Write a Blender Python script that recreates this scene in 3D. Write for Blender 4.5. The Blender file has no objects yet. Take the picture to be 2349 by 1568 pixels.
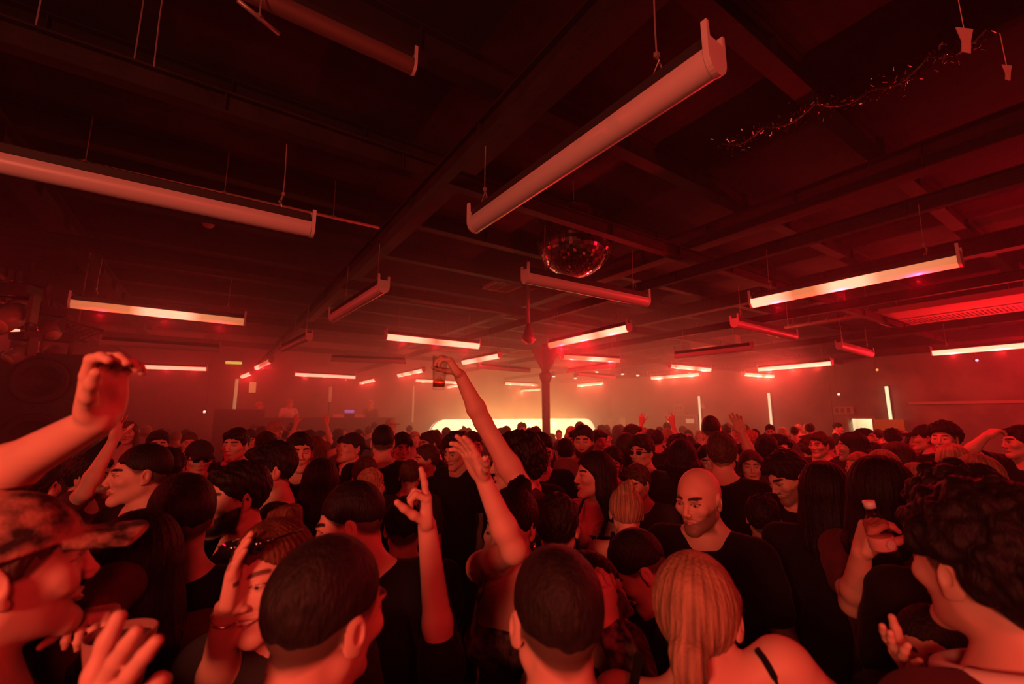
import bpy, bmesh, math, random
import numpy as np
from mathutils import Vector, Matrix, Euler, noise as mnoise

C = bpy.context.scene.collection
SC = bpy.context.scene
R = math.radians
random.seed(7)

# ------------------------------------------------------------------ camera
CAM_Z = 1.97
FPX, YH = 1010.0, 950.0                       # focal length and horizon row for a 2349 x 1568 frame
PITCH = math.atan((YH - 784.0) / FPX)
cam_d = bpy.data.cameras.new('camera')
cam_d.sensor_width = 36.0
cam_d.lens = 36.0 * FPX / 2349.0
cam_d.clip_start = 0.03
cam_d.dof.use_dof = True
cam_d.dof.focus_distance = 2.3
cam_d.dof.aperture_fstop = 2.4
cam = bpy.data.objects.new('camera', cam_d)
cam.location = (0, 0, CAM_Z)
cam.rotation_euler = (math.pi / 2 + PITCH, 0, 0)
C.objects.link(cam)
SC.camera = cam

# ------------------------------------------------------------------ world, exposure, renderer behaviour
w = bpy.data.worlds.new('night')
w.use_nodes = True
w.node_tree.nodes['Background'].inputs[0].default_value = (0.0, 0.0, 0.0, 1)
w.node_tree.nodes['Background'].inputs[1].default_value = 0.0
SC.world = w
SC.view_settings.view_transform = 'Standard'
SC.view_settings.look = 'None'
SC.view_settings.exposure = 0.0
SC.view_settings.gamma = 1.0
SC.view_settings.use_curve_mapping = False
cy = SC.cycles
cy.max_bounces = 4
cy.diffuse_bounces = 1
cy.glossy_bounces = 1
cy.transmission_bounces = 4
cy.adaptive_threshold = 0.035
cy.adaptive_min_samples = 12
cy.transparent_max_bounces = 20
cy.volume_bounces = 0
cy.sample_clamp_indirect = 2.0
cy.caustics_reflective = False
cy.caustics_refractive = False

# ------------------------------------------------------------------ geometry of the room: hall axes are turned against the view
AZ_B = R(146.0)                                # direction that runs towards the far end of the door wall
DB = Vector((math.sin(AZ_B), math.cos(AZ_B), 0))
DA = Vector((math.sin(R(56.0)), math.cos(R(56.0)), 0))
NA = Vector((-DA.y, DA.x, 0))                  # across the hall towards the glowing bar wall


def ray(u, v):
    x = (u - 1174.5) / FPX
    z = -(v - 784.0) / FPX
    return Vector((x, math.cos(PITCH) - z * math.sin(PITCH), math.sin(PITCH) + z * math.cos(PITCH)))


def at_z(u, v, z):
    r = ray(u, v)
    t = (z - CAM_Z) / r.z
    return Vector((r.x * t, r.y * t, z))


def at_d(u, v, d):
    """point seen at pixel u, v whose distance along the level view direction is d"""
    r = ray(u, v)
    t = d / r.y
    return Vector((r.x * t, d, CAM_Z + r.z * t))


def on_wall(u, v, n, dist):
    r = ray(u, v)
    t = dist / (r.x * n.x + r.y * n.y)
    return Vector((r.x * t, r.y * t, CAM_Z + r.z * t))


# ------------------------------------------------------------------ lights of the club
def lamp(kind, name, loc, color, power, aim=None, **kw):
    l = bpy.data.lights.new(name, kind)
    l.color = color
    l.energy = power
    for k, val in kw.items():
        setattr(l, k, val)
    o = bpy.data.objects.new(name, l)
    o.location = loc
    if aim is not None:
        o.rotation_euler = (Vector(aim) - Vector(loc)).to_track_quat('-Z', 'Y').to_euler()
    C.objects.link(o)
    return o


RED = (1.0, 0.004, 0.02)
ORANGE = (1.0, 0.13, 0.055)
AMBER = (1.0, 0.33, 0.11)
# stage wash behind the photographer
lamp('AREA', 'stage_wash_light', (-1.3, -1.9, 2.45), (1.0, 0.18, 0.095), 88, (-0.1, 2.2, 2.0), size=0.5)
lamp('AREA', 'stage_red_light', (0.9, -2.3, 2.9), (1.0, 0.03, 0.03), 62, (0.6, 3.0, 1.7), size=0.9)
lamp('SPOT', 'side_red_light', (-5.8, 1.6, 3.3), RED, 260, (-1.0, 5.0, 1.4), spot_size=R(110), spot_blend=1.0, shadow_soft_size=0)
lamp('POINT', 'door_side_red_light', (7.6, 4.6, 3.7), RED, 190, shadow_soft_size=0)
lamp('POINT', 'door_wall_red_light', (11.2, 9.0, 3.2), RED, 260, shadow_soft_size=0)
# the glowing bar lights the haze in front of it
for i_, a_ in enumerate((9.4, 10.7, 12.0, 13.4, 14.8)):
    lamp('POINT', 'bar_screen_light', tuple(DA * a_ + NA * 16.4 + Vector((0, 0, 1.5))), (1.0, 0.40, 0.11), 135, shadow_soft_size=0)


# ------------------------------------------------------------------ materials
MATS = {}


def mat(name, color, rough=0.6, metal=0.0, spec=0.5, bump=None, var=None, trans=0.0, ior=1.45, sheen=0.0, em=None, emstr=0.0, attr=None, coat=0.0):
    if name in MATS:
        return MATS[name]
    m = bpy.data.materials.new(name)
    m.use_nodes = True
    nt = m.node_tree
    b = nt.nodes['Principled BSDF']
    b.inputs['Base Color'].default_value = (*color, 1)
    b.inputs['Roughness'].default_value = rough
    b.inputs['Metallic'].default_value = metal
    b.inputs['Specular IOR Level'].default_value = spec
    b.inputs['IOR'].default_value = ior
    b.inputs['Transmission Weight'].default_value = trans
    b.inputs['Sheen Weight'].default_value = sheen
    b.inputs['Coat Weight'].default_value = coat
    if em is not None:
        b.inputs['Emission Color'].default_value = (*em, 1)
        b.inputs['Emission Strength'].default_value = emstr
    tc = nt.nodes.new('ShaderNodeTexCoord')
    if attr:
        a = nt.nodes.new('ShaderNodeAttribute')
        a.attribute_name = attr
        nt.links.new(a.outputs['Color'], b.inputs['Base Color'])
    if var:                                    # (scale, darker colour, stretch)
        sc, col2, st = var
        mp = nt.nodes.new('ShaderNodeMapping')
        mp.inputs['Scale'].default_value = st
        nt.links.new(tc.outputs['Object'], mp.inputs[0])
        n = nt.nodes.new('ShaderNodeTexNoise')
        n.inputs['Scale'].default_value = sc
        n.inputs['Detail'].default_value = 4
        nt.links.new(mp.outputs[0], n.inputs['Vector'])
        cr = nt.nodes.new('ShaderNodeValToRGB')
        cr.color_ramp.elements[0].position = 0.38
        cr.color_ramp.elements[1].position = 0.62
        cr.color_ramp.elements[0].color = (*col2, 1)
        cr.color_ramp.elements[1].color = (*color, 1)
        nt.links.new(n.outputs['Fac'], cr.inputs[0])
        nt.links.new(cr.outputs[0], b.inputs['Base Color'])
    if bump:                                   # (scale, strength, stretch)
        sc, stn, st = bump
        mp = nt.nodes.new('ShaderNodeMapping')
        mp.inputs['Scale'].default_value = st
        nt.links.new(tc.outputs['Object'], mp.inputs[0])
        n = nt.nodes.new('ShaderNodeTexNoise')
        n.inputs['Scale'].default_value = sc
        n.inputs['Detail'].default_value = 5
        nt.links.new(mp.outputs[0], n.inputs['Vector'])
        bp = nt.nodes.new('ShaderNodeBump')
        bp.inputs['Strength'].default_value = stn
        bp.inputs['Distance'].default_value = 0.01
        nt.links.new(n.outputs['Fac'], bp.inputs['Height'])
        nt.links.new(bp.outputs[0], b.inputs['Normal'])
    MATS[name] = m
    return m


BLACKM = mat('black_metal', (0.03, 0.026, 0.026), 0.45, 0.0)
STEEL = mat('painted_steel', (0.11, 0.09, 0.09), 0.5, bump=(30, 0.2, (1, 1, 1)))
PALE = mat('pale_plastic', (0.62, 0.58, 0.56), 0.4)
FIXT = mat('fixture_shell', (0.6, 0.55, 0.53), 0.35, spec=0.5)
WIRE = mat('steel_wire', (0.35, 0.3, 0.3), 0.4, metal=0.4)


# ------------------------------------------------------------------ object helpers
def tag(o, label=None, cat=None, group=None, kind=None):
    if label: o['label'] = label
    if cat: o['category'] = cat
    if group: o['group'] = group
    if kind: o['kind'] = kind
    return o


def empty(name, loc=(0, 0, 0), rz=0.0, label=None, cat=None, group=None, scale=1.0):
    o = bpy.data.objects.new(name, None)
    o.empty_display_size = 0.1
    o.location = loc
    o.rotation_euler = (0, 0, rz)
    o.scale = (scale, scale, scale)
    C.objects.link(o)
    return tag(o, label, cat, group)


def link_bm(name, bm, m, parent=None, smooth=False):
    me = bpy.data.meshes.new(name)
    bmesh.ops.recalc_face_normals(bm, faces=bm.faces)
    bm.to_mesh(me)
    bm.free()
    me.materials.append(m)
    if smooth:
        me.shade_smooth()
    o = bpy.data.objects.new(name, me)
    C.objects.link(o)
    if parent is not None:
        o.parent = parent
    return o


def link_np(name, verts, quads, m, parent=None, colors=None, smooth=True):
    me = bpy.data.meshes.new(name)
    n, k = len(verts), len(quads)
    me.vertices.add(n)
    me.vertices.foreach_set('co', np.ascontiguousarray(verts, dtype=np.float32).ravel())
    me.loops.add(k * 4)
    me.loops.foreach_set('vertex_index', np.ascontiguousarray(quads, dtype=np.int32).ravel())
    me.polygons.add(k)
    me.polygons.foreach_set('loop_start', np.arange(k, dtype=np.int32) * 4)
    if smooth:
        me.polygons.foreach_set('use_smooth', np.ones(k, dtype=bool))
    me.update(calc_edges=True)
    if colors is not None:
        a = me.color_attributes.new('tone', 'FLOAT_COLOR', 'POINT')
        c4 = np.ones((n, 4), dtype=np.float32)
        c4[:, :3] = colors
        a.data.foreach_set('color', c4.ravel())
    me.materials.append(m)
    o = bpy.data.objects.new(name, me)
    C.objects.link(o)
    if parent is not None:
        o.parent = parent
    return o


def box(bm, c, size, ax=None):
    """box centred at c; ax = rotation matrix (3x3)"""
    r = bmesh.ops.create_cube(bm, size=1.0)
    M = (ax or Matrix.Identity(3)).to_4x4()
    M = Matrix.Translation(c) @ M @ Matrix.Diagonal((*size, 1))
    bmesh.ops.transform(bm, matrix=M, verts=r['verts'])
    return r['verts']


def frame(d, up=Vector((0, 0, 1))):
    """3x3 with local x along d, z close to up"""
    x = Vector(d).normalized()
    y = up.cross(x)
    if y.length < 1e-4:
        y = Vector((0, 1, 0))
    y.normalize()
    z = x.cross(y)
    return Matrix((x, y, z)).transposed()


def tube(bm, pts, r, n=8, caps=True):
    pts = [Vector(p) for p in pts]
    rr = r if isinstance(r, (list, tuple)) else [r] * len(pts)
    rings = []
    up = Vector((0, 0, 1))
    for i, p in enumerate(pts):
        d = (pts[min(i + 1, len(pts) - 1)] - pts[max(i - 1, 0)]).normalized()
        u = up if abs(d.dot(up)) < 0.95 else Vector((1, 0, 0))
        a = d.cross(u).normalized()
        b = d.cross(a).normalized()
        rings.append([bm.verts.new(p + (a * math.cos(2 * math.pi * k / n) + b * math.sin(2 * math.pi * k / n)) * rr[i]) for k in range(n)])
    for i in range(len(rings) - 1):
        for k in range(n):
            bm.faces.new((rings[i][k], rings[i][(k + 1) % n], rings[i + 1][(k + 1) % n], rings[i + 1][k]))
    if caps:
        bm.faces.new(rings[0][::-1])
        bm.faces.new(rings[-1])


def lathe(bm, prof, n=24, c=(0, 0, 0)):
    c = Vector(c)
    rings = []
    for r, z in prof:
        rings.append([bm.verts.new(c + Vector((r * math.cos(2 * math.pi * k / n), r * math.sin(2 * math.pi * k / n), z))) for k in range(n)])
    for i in range(len(rings) - 1):
        for k in range(n):
            bm.faces.new((rings[i][k], rings[i][(k + 1) % n], rings[i + 1][(k + 1) % n], rings[i + 1][k]))
    if prof[0][0] > 1e-5: bm.faces.new(rings[0][::-1])
    if prof[-1][0] > 1e-5: bm.faces.new(rings[-1])


def single(name, bm, m, label, cat, group=None, smooth=False):
    return tag(link_bm(name, bm, m, None, smooth), label, cat, group)


# ------------------------------------------------------------------ room shell
CEIL = 4.75
A_D, B_D, C_D, D_D = 17.6, 18.6, -10.5, -5.0     # distances of the four walls along NA / DA


def P(a, n, z=0.0):                               # a along DA, n along NA
    return Vector((DA.x * a + NA.x * n, DA.y * a + NA.y * n, z))


ROT = frame(DA)
wallm = mat('wall_paint', (0.33, 0.25, 0.23), 0.8, bump=(6, 0.3, (1, 1, 1)), var=(1.2, (0.22, 0.17, 0.16), (1, 1, 1)))
floorm = mat('concrete_floor', (0.12, 0.1, 0.1), 0.5, bump=(12, 0.2, (1, 1, 1)), var=(2.5, (0.07, 0.06, 0.06), (1, 1, 1)))
ceilm = mat('black_ceiling_paint', (0.03, 0.02, 0.018), 0.9, bump=(8, 0.4, (1, 1, 1)), var=(1.6, (0.012, 0.008, 0.008), (1, 1, 1)))


def slab(name, a0, a1, n0, n1, z0, z1, m):
    bm = bmesh.new()
    box(bm, P((a0 + a1) / 2, (n0 + n1) / 2, (z0 + z1) / 2), (a1 - a0, n1 - n0, z1 - z0), ROT)
    return tag(link_bm(name, bm, m), kind='structure')


slab('floor', C_D - .3, B_D + .3, D_D - .3, A_D + .3, -0.2, 0.0, floorm)
slab('ceiling', C_D - .3, B_D + .3, D_D - .3, A_D + .3, CEIL, CEIL + 0.2, ceilm)
slab('wall_back', C_D - .3, B_D + .3, A_D, A_D + .3, 0, CEIL, wallm)
slab('wall_left', C_D - .3, C_D, D_D, A_D, 0, CEIL, wallm)
slab('wall_front', C_D - .3, B_D + .3, D_D - .3, D_D, 0, CEIL, wallm)
# door wall with a real doorway
dw = on_wall(1947, 960, DA, B_D)
dn1 = dw.dot(NA)
dn0 = on_wall(2001, 960, DA, B_D).dot(NA)
DOOR_TOP = dw.z
bm = bmesh.new()
for n0, n1, z0, z1 in ((D_D, dn0, 0, CEIL), (dn1, A_D, 0, CEIL), (dn0, dn1, DOOR_TOP, CEIL)):
    box(bm, P(B_D + .15, (n0 + n1) / 2, (z0 + z1) / 2), (.3, n1 - n0, z1 - z0), ROT)
tag(link_bm('wall_right', bm, wallm), kind='structure')
tag(None or slab('wall_corridor', B_D + .3, B_D + 2.2, dn1 + .5, dn1 + .6, 0, 2.6, mat('corridor_paint', (.8, .74, .62), .7)))
slab('wall_corridor_end', B_D + 2.2, B_D + 2.3, dn0 - 1.0, dn1 + .6, 0, 2.6, mat('corridor_paint', (.8, .74, .62), .7))
slab('wall_corridor_near', B_D + .3, B_D + 2.2, dn0 - 1.1, dn0 - 1.0, 0, 2.6, mat('corridor_paint', (.8, .74, .62), .7))
slab('floor_corridor', B_D + .3, B_D + 2.3, dn0 - 1.1, dn1 + .6, -0.2, 0, floorm)
slab('ceiling_corridor', B_D + .3, B_D + 2.3, dn0 - 1.1, dn1 + .6, 2.6, 2.7, mat('corridor_paint', (.8, .74, .62), .7))
lamp('POINT', 'corridor_light', P(B_D + 1.2, (dn0 + dn1) / 2, 2.3), (1.0, 0.82, 0.5), 130, shadow_soft_size=0.15)

# ------------------------------------------------------------------ haze of the smoke machines, thicker towards the bar
def haze_box(dens, n0, z1, mname, label):
    hz = bpy.data.materials.new(mname)
    hz.use_nodes = True
    for n_ in list(hz.node_tree.nodes):
        if n_.type == 'BSDF_PRINCIPLED':
            hz.node_tree.nodes.remove(n_)
    vs = hz.node_tree.nodes.new('ShaderNodeVolumeScatter')
    vs.inputs['Color'].default_value = (0.95, 0.95, 0.95, 1)
    vs.inputs['Density'].default_value = dens
    vs.inputs['Anisotropy'].default_value = 0.62
    hz.node_tree.links.new(vs.outputs[0], hz.node_tree.nodes['Material Output'].inputs['Volume'])
    bm = bmesh.new()
    box(bm, P((C_D + B_D) / 2, (n0 + A_D) / 2, z1 / 2 + .01), (B_D - C_D - .02, A_D - n0 - .02, z1 - .04), ROT)
    tag(link_bm('haze', bm, hz), label, 'haze', kind='stuff')


haze_box(0.006, D_D, CEIL, 'thin_haze', 'thin red haze filling the whole hall')
haze_box(0.06, 4.4, 4.1, 'thick_haze', 'thicker amber haze between the middle rows and the glowing panel')


# ------------------------------------------------------------------ batten light fixtures hung under the roof beams
FZ = CAM_Z + 1.15                             # height of the fixture axis
BEAM_Z = CAM_Z + 1.6
CREAM = (0.9, 0.78, 0.46)
TAN = (0.62, 0.2, 0.07)


def glow_mat(stops, strength, red=1.0):
    m = bpy.data.materials.new('lit_diffuser')
    m.use_nodes = True
    nt = m.node_tree
    b = nt.nodes['Principled BSDF']
    b.inputs['Base Color'].default_value = (0.6, 0.5, 0.45, 1)
    b.inputs['Roughness'].default_value = 0.4
    tc = nt.nodes.new('ShaderNodeTexCoord')
    sp = nt.nodes.new('ShaderNodeSeparateXYZ')
    nt.links.new(tc.outputs['Generated'], sp.inputs[0])
    cr = nt.nodes.new('ShaderNodeValToRGB')
    el = cr.color_ramp.elements
    while len(el) > 1:
        el.remove(el[-1])
    for i, (t, v) in enumerate(stops):
        e = el[0] if i == 0 else el.new(t)
        e.position = t
        if v >= 0.5:
            f = (v - .5) * 2
            c = [TAN[k] * (1 - f) + CREAM[k] * f for k in range(3)]
            c[0] += f * f * red
        else:
            c = [TAN[k] * v * 2 for k in range(3)]
        e.color = (*c, 1)
    nt.links.new(sp.outputs[0], cr.inputs[0])
    nt.links.new(cr.outputs[0], b.inputs['Emission Color'])
    b.inputs['Emission Strength'].default_value = strength
    return m


FULL = [(0.0, 1.0), (1.0, 1.0)]
GRP = 'hanging batten lights under the roof beams'


def fixture(p0, p1, label, lit=None, strength=1.0, wires=(0.12, 0.88), z=None, group=GRP, r=0.052, shell=None):
    """p0, p1: world end points; lit: stops along p0 -> p1"""
    p0, p1 = Vector(p0), Vector(p1)
    L = (p1 - p0).length
    mid = (p0 + p1) / 2
    d = (p1 - p0).normalized()
    root = empty('batten_light', mid, math.atan2(d.y, d.x), label, 'light fixture', group)
    # diffuser: rounded trough, open shell with thickness read as a solid half round
    bm = bmesh.new()
    n = 14
    prof = [(r * math.cos(math.pi + math.pi * k / n) , 1.15 * r * math.sin(math.pi + math.pi * k / n)) for k in range(n + 1)]
    prof = [(-r * .92, .022)] + prof + [(r * .92, .022)]
    xs = [-L / 2 + .012, L / 2 - .012]
    rings = [[bm.verts.new((x, y, zz)) for y, zz in prof] for x in xs]
    m_ = len(prof)
    for k in range(m_):
        bm.faces.new((rings[0][k], rings[0][(k + 1) % m_], rings[1][(k + 1) % m_], rings[1][k]))
    bm.faces.new(rings[0]); bm.faces.new(rings[1][::-1])
    if lit:
        dist = mid.length
        f = min(1, max(0, (dist - 4) / 10))
        pw = (60 + 52 * f) * sum(v for _, v in lit) / len(lit) * (L / 1.6)
        uu = 1174.5 + FPX * mid.x / mid.y
        pw *= float(np.interp(uu, [100, 500, 950, 1050, 1250, 1350, 1600, 1900, 2100], [.3, .45, .5, .34, .4, 1.6, .85, 1.75, 2.6]))
        gm = float(np.interp(uu, [500, 900, 1100, 1500, 1800, 2100], [.08, .3, 1, 1, .6, .35]))
        red = min(3.6, pw * .3)
        pw = max(0.0, pw - red / .5)
    dif = link_bm('diffuser', bm, glow_mat(lit, strength, red) if lit else (shell or FIXT), root, True)
    dif.data.set_sharp_from_angle(angle=R(50))
    # black gear channel on top
    bm = bmesh.new()
    box(bm, (0, 0, .05), (L - .03, r * 1.5, .055))
    bmesh.ops.bevel(bm, geom=bm.edges[:], offset=.006, segments=1, affect='EDGES')
    link_bm('gear_channel', bm, BLACKM, root)
    # end plates with the two upright lugs
    for s in (-1, 1):
        bm = bmesh.new()
        pr = [(-r * 1.04, .05), (-r * 1.04, .115), (-r * .78, .115), (-r * .72, .06), (r * .72, .06), (r * .78, .1), (r * 1.04, .1), (r * 1.04, .05)]
        pr += [(r * 1.04 * math.cos(-math.pi * k / 12), 1.2 * r * math.sin(-math.pi * k / 12)) for k in range(13)]
        a = [bm.verts.new((s * L / 2 - .01, y, zz)) for y, zz in pr]
        b = [bm.verts.new((s * L / 2 + .01, y, zz)) for y, zz in pr]
        bm.faces.new(a); bm.faces.new(b[::-1])
        for k in range(len(pr)):
            bm.faces.new((a[k], b[k], b[(k + 1) % len(pr)], a[(k + 1) % len(pr)]))
        link_bm('end_plate', bm, FIXT, root)
    if lit and pw > 4:
        col = (1.0, .002 + .13 * gm * f ** 4, .014 + .05 * gm * f ** 3)
        for sx in (-.34, 0, .34):
            lo = lamp('POINT', 'tube_light', (sx * L, 0, -.11), col, pw / 3, shadow_soft_size=0)
            lo.parent = root
    for t in wires:
        x = -L / 2 + t * L
        bm = bmesh.new()
        top = BEAM_Z + .06 - mid.z
        tube(bm, [(x, 0, .075), (x + .01, .012, .12), (x, 0, .17), (x, 0, top * .6), (x + .006, 0, top)], .0032, 5)
        tube(bm, [(x, 0, .17), (x + .02, -.016, .13), (x - .012, -.02, .078)], .0028, 5)
        box(bm, (x, 0, .175), (.016, .016, .02))
        link_bm('hanging_wire', bm, WIRE, root)
    return root


def fix_px(a, b, label, lit=None, strength=1.0, L=None, anchor=0, **k):
    p, q = at_z(*a, FZ), at_z(*b, FZ)
    if L:
        d = (q - p).normalized()
        if anchor == 0: q = p + d * L
        elif anchor == 1: p = q - d * L
        else:
            m = (p + q) / 2
            p, q = m - d * L / 2, m + d * L / 2
    return fixture(p, q, label, lit, strength, **k)


def snap_px(a, d, label, lit=None, strength=1.0, L=1.63, sign=1, **k):
    p = at_z(*a, FZ)
    q = p + d * L * sign
    return fixture(p, q, label, lit, strength, **k)


# unlit, close to the photographer
snap_px((716, 523), DA, 'long unlit batten light with a glossy pale diffuser over the raised bare arm', sign=-1, L=1.75, wires=(.92, .1))
fix_px((1090, 512), (1640, 135), 'large unlit batten light tilted steeply across the view above the mirror ball', wires=(.07, .86))
p_ = at_z(948, 152, CAM_Z + 2.3)
fixture(p_ - DA * 2.6, p_, 'dim unlit batten light almost lost in the dark roof above the other tubes', wires=(.5,), shell=mat('dimmed_shell', (.13, .07, .06), .5))  # shell colour darkened to stand in for the weak light near the roof
fix_px((1205, 634), (1482, 690), 'unlit batten light with black channel hanging just below the mirror ball', wires=(.14, .88))
fix_px((764, 727), (880, 657), 'short-looking unlit batten light hung from the diagonal beam, larger of two', wires=(.9, .3))
fix_px((650, 800), (709, 772), 'small unlit batten light with two thin bright edges under the diagonal beam', wires=(.9, .45))
fix_px((1685, 740), (1822, 772), 'faint unlit batten light beneath the long half-lit one near the ceiling unit', wires=(.1, .9))
fix_px((1925, 793), (1998, 812), 'unlit tan batten light above the door wall, between two lit ones', wires=(.1, .9))
# partly lit
fix_px((160, 693), (561, 736), 'batten light glowing cream only in its middle, beside the speaker tower', [(0, .36), (.3, .5), (.4, .95), (.62, 1), (.72, .55), (1, .42)], .95)
fix_px((1725, 693), (2203, 594), 'longest-looking lit batten light with two cream stretches and tan end', [(0, 1), (.16, .95), (.26, .5), (.38, .5), (.48, 1), (.62, .95), (.7, .58), (1, .45)], .95)
fix_px((885, 770), (1098, 792), 'batten light over the raised glass, cream with a tan gap', [(0, .9), (.3, 1), (.5, .45), (.68, .95), (1, 1)], 1.05)
fix_px((1262, 790), (1443, 750), 'batten light fading to tan at its low end above the steel column', [(0, .42), (.2, .55), (.4, 1), (.55, .95), (.68, .6), (.82, 1), (1, 1)], 1.05)
fix_px((1063, 830), (1147, 814), 'lit batten light right behind the hand that holds the glass', [(0, .95), (.3, 1), (.5, .55), (.75, 1), (1, 1)], 1.1)
fix_px((1290, 817), (1420, 825), 'batten light with a bright middle next to the steel column top', [(0, .35), (.38, .55), (.5, 1), (.62, 1), (.78, .5), (1, .35)], 1.1)
fix_px((1536, 838), (1628, 847), 'batten light with two cream patches above the double door', [(0, .8), (.1, .4), (.2, 1), (.45, 1), (.6, .5), (.75, 1), (1, 1)], 1.15)
fix_px((1495, 866), (1606, 857), 'lit batten light sloping up just under the one with two patches', [(0, 1), (.22, 1), (.3, .5), (.42, 1), (1, 1)], 1.15)
fix_px((915, 860), (972, 848), 'dashed lit batten light beyond the raised glass', [(0, 1), (.12, 1), (.2, .5), (.32, 1), (.45, 1), (.6, .5), (.75, 1), (1, 1)], 1.2)
fix_px((1317, 884), (1397, 876), 'far lit batten light over the glowing screen, beside the steel column', [(0, 1), (.7, 1), (.85, .5), (1, .9)], 1.25, L=1.63, anchor=2)
# fully lit
fix_px((280, 838), (475, 845), 'fully lit batten light behind the raised open hand', FULL, 1.1)
fix_px((676, 857), (815, 864), 'fully lit batten light over the DJ booth', FULL, 1.15)
fix_px((952, 871), (1060, 877), 'fully lit batten light crossed by the raised glass', FULL, 1.2)
fix_px((1740, 846), (1909, 831), 'fully lit batten light above the open doorway', FULL, 1.1)
snap_px((2138, 808), DB, 'fully lit batten light cut by the picture edge above the door wall', FULL, 1.05, L=1.75)
fix_px((1705, 857), (1773, 862), 'small lit batten light with a darker notch above the lit vertical strip', [(0, 1), (.5, 1), (.62, .5), (.75, 1), (1, 1)], 1.15)
fix_px((1157, 878), (1222, 881.5), 'far lit batten light crossing toward the steel column', [(0, 1), (.72, 1), (1, .4)], 1.25, L=1.63, anchor=0)
fix_px((1190, 895.5), (1241, 892), 'farthest lit batten light, low beside the steel column', [(0, .4), (.3, 1), (1, 1)], 1.3, L=1.63, anchor=1)
fix_px((1026, 887), (1062, 881), 'small lit batten light between the raised glass and the forearm', [(0, .5), (.3, 1), (1, 1)], 1.25)
fix_px((826, 878), (862, 870), 'short bright batten light just beyond the DJ booth', [(0, .4), (.3, 1), (1, 1)], 1.2)
fix_px((188, 836), (213, 850), 'short bright batten light beside the speaker tower', FULL, 1.1, L=1.0)
fix_px((556, 863), (577, 855), 'stubby lit batten light above the pale booth pole', FULL, 1.15)
fix_px((589, 843), (622, 826), 'batten light lit only at its lower tip near the exit sign', [(0, 1), (.25, 1), (.4, .35), (.8, .3), (1, .5)], 1.15)
snap_px((52, 754), DA, 'bright batten light behind the speaker tower, cut by the picture edge', [(0, 1), (.75, 1), (.85, .6), (1, 1)], 1.0, sign=-1)
# dark silhouettes
fix_px((232, 783), (505, 800), 'dark batten light seen edge-on above the lit one by the hand')
fix_px((760, 822), (930, 828), 'dark batten light silhouetted above the DJ booth light')
fix_px((1305, 850), (1408, 836), 'dark batten light silhouetted against the amber haze')
fix_px((1325, 857), (1410, 865), 'thin dark batten light under the silhouetted one')
fix_px((1098, 840), (1214, 850), 'dark batten light between the raised wrist and the column')
fix_px((1550, 815), (1725, 795), 'long dark batten light above the double door')


# ------------------------------------------------------------------ glowing bar screen on the back wall
def wallA(u, v, off=0.0):
    return on_wall(u, v, NA, A_D - off)


def wallB(u, v, off=0.0):
    return on_wall(u, v, DA, B_D - off)


def emis(name, col, strength):
    m = mat(name, col, .5, em=col, emstr=strength)
    return m


s0, s1 = wallA(985, 960, .12), wallA(1365, 960, .12)
sa0, sa1 = s0.dot(DA), s1.dot(DA)
sz1 = CAM_Z - .2
sz0 = .75
root = empty('light_screen', P((sa0 + sa1) / 2, A_D - .06, 0), math.atan2(DA.y, DA.x), 'wide glowing cream panel with rounded upper corners behind the far crowd', 'screen')
wd = sa1 - sa0
bm = bmesh.new()
rc = .75
pts = [(-wd / 2, sz0), (wd / 2, sz0)]
for k in range(9):
    a = math.pi / 2 * k / 8
    pts.append((wd / 2 - rc + rc * math.cos(a), sz1 - rc + rc * math.sin(a)))
for k in range(9):
    a = math.pi / 2 + math.pi / 2 * k / 8
    pts.append((-wd / 2 + rc + rc * math.cos(a), sz1 - rc + rc * math.sin(a)))
fa = [bm.verts.new((x, -.05, z)) for x, z in pts]
fb = [bm.verts.new((x, .05, z)) for x, z in pts]
bm.faces.new(fa); bm.faces.new(fb[::-1])
for k in range(len(pts)):
    bm.faces.new((fa[k], fb[k], fb[(k + 1) % len(pts)], fa[(k + 1) % len(pts)]))
link_bm('panel', bm, emis('screen_glow', (0.97, 0.80, 0.42), 2.6), root)
bm = bmesh.new()
tube(bm, [(x, -.06, z) for x, z in pts] + [(pts[0][0], -.06, pts[0][1])], .022, 6)
link_bm('edge_trim', bm, PALE, root)
bm = bmesh.new()
box(bm, (0, -.25, .38), (wd + .6, .5, .74))
box(bm, (0, -.3, .77), (wd + .8, .62, .05))
bar = tag(link_bm('bar_counter', bm, BLACKM), 'long dark bar counter below the glowing cream panel', 'counter')
bar.location = root.location + NA * -.22
bar.rotation_euler = root.rotation_euler

# ------------------------------------------------------------------ lit strips, signs and doors on the side wall
for (ut, vt, ub, vb), lab in (((1603, 908, 1608, 1000), 'lit upright light strip beside the double door and round wall lamp'),
                              ((1763, 901, 1772, 1000), 'lit upright light strip midway between double door and doorway'),
                              ((2033, 886, 2047, 997), 'lit upright light strip just past the bright doorway')):
    t, b = wallB(ut, vt, .09), wallB(ub, vb, .09)
    nn = t.dot(NA)
    z0 = b.z
    r_ = empty('light_strip', P(B_D - .09, nn, z0), math.atan2(NA.y, NA.x), lab, 'light fixture', 'upright strips on the door wall')
    bm = bmesh.new()
    tube(bm, [(0, 0, .02), (0, 0, t.z - z0)], .045, 10)
    link_bm('tube', bm, emis('strip_glow', (0.95, 0.76, 0.42), 1.5), r_, True)
    bm = bmesh.new()
    box(bm, (0, -.06, (t.z - z0) / 2), (.12, .05, t.z - z0 + .06))
    link_bm('backing', bm, BLACKM, r_)
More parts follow.
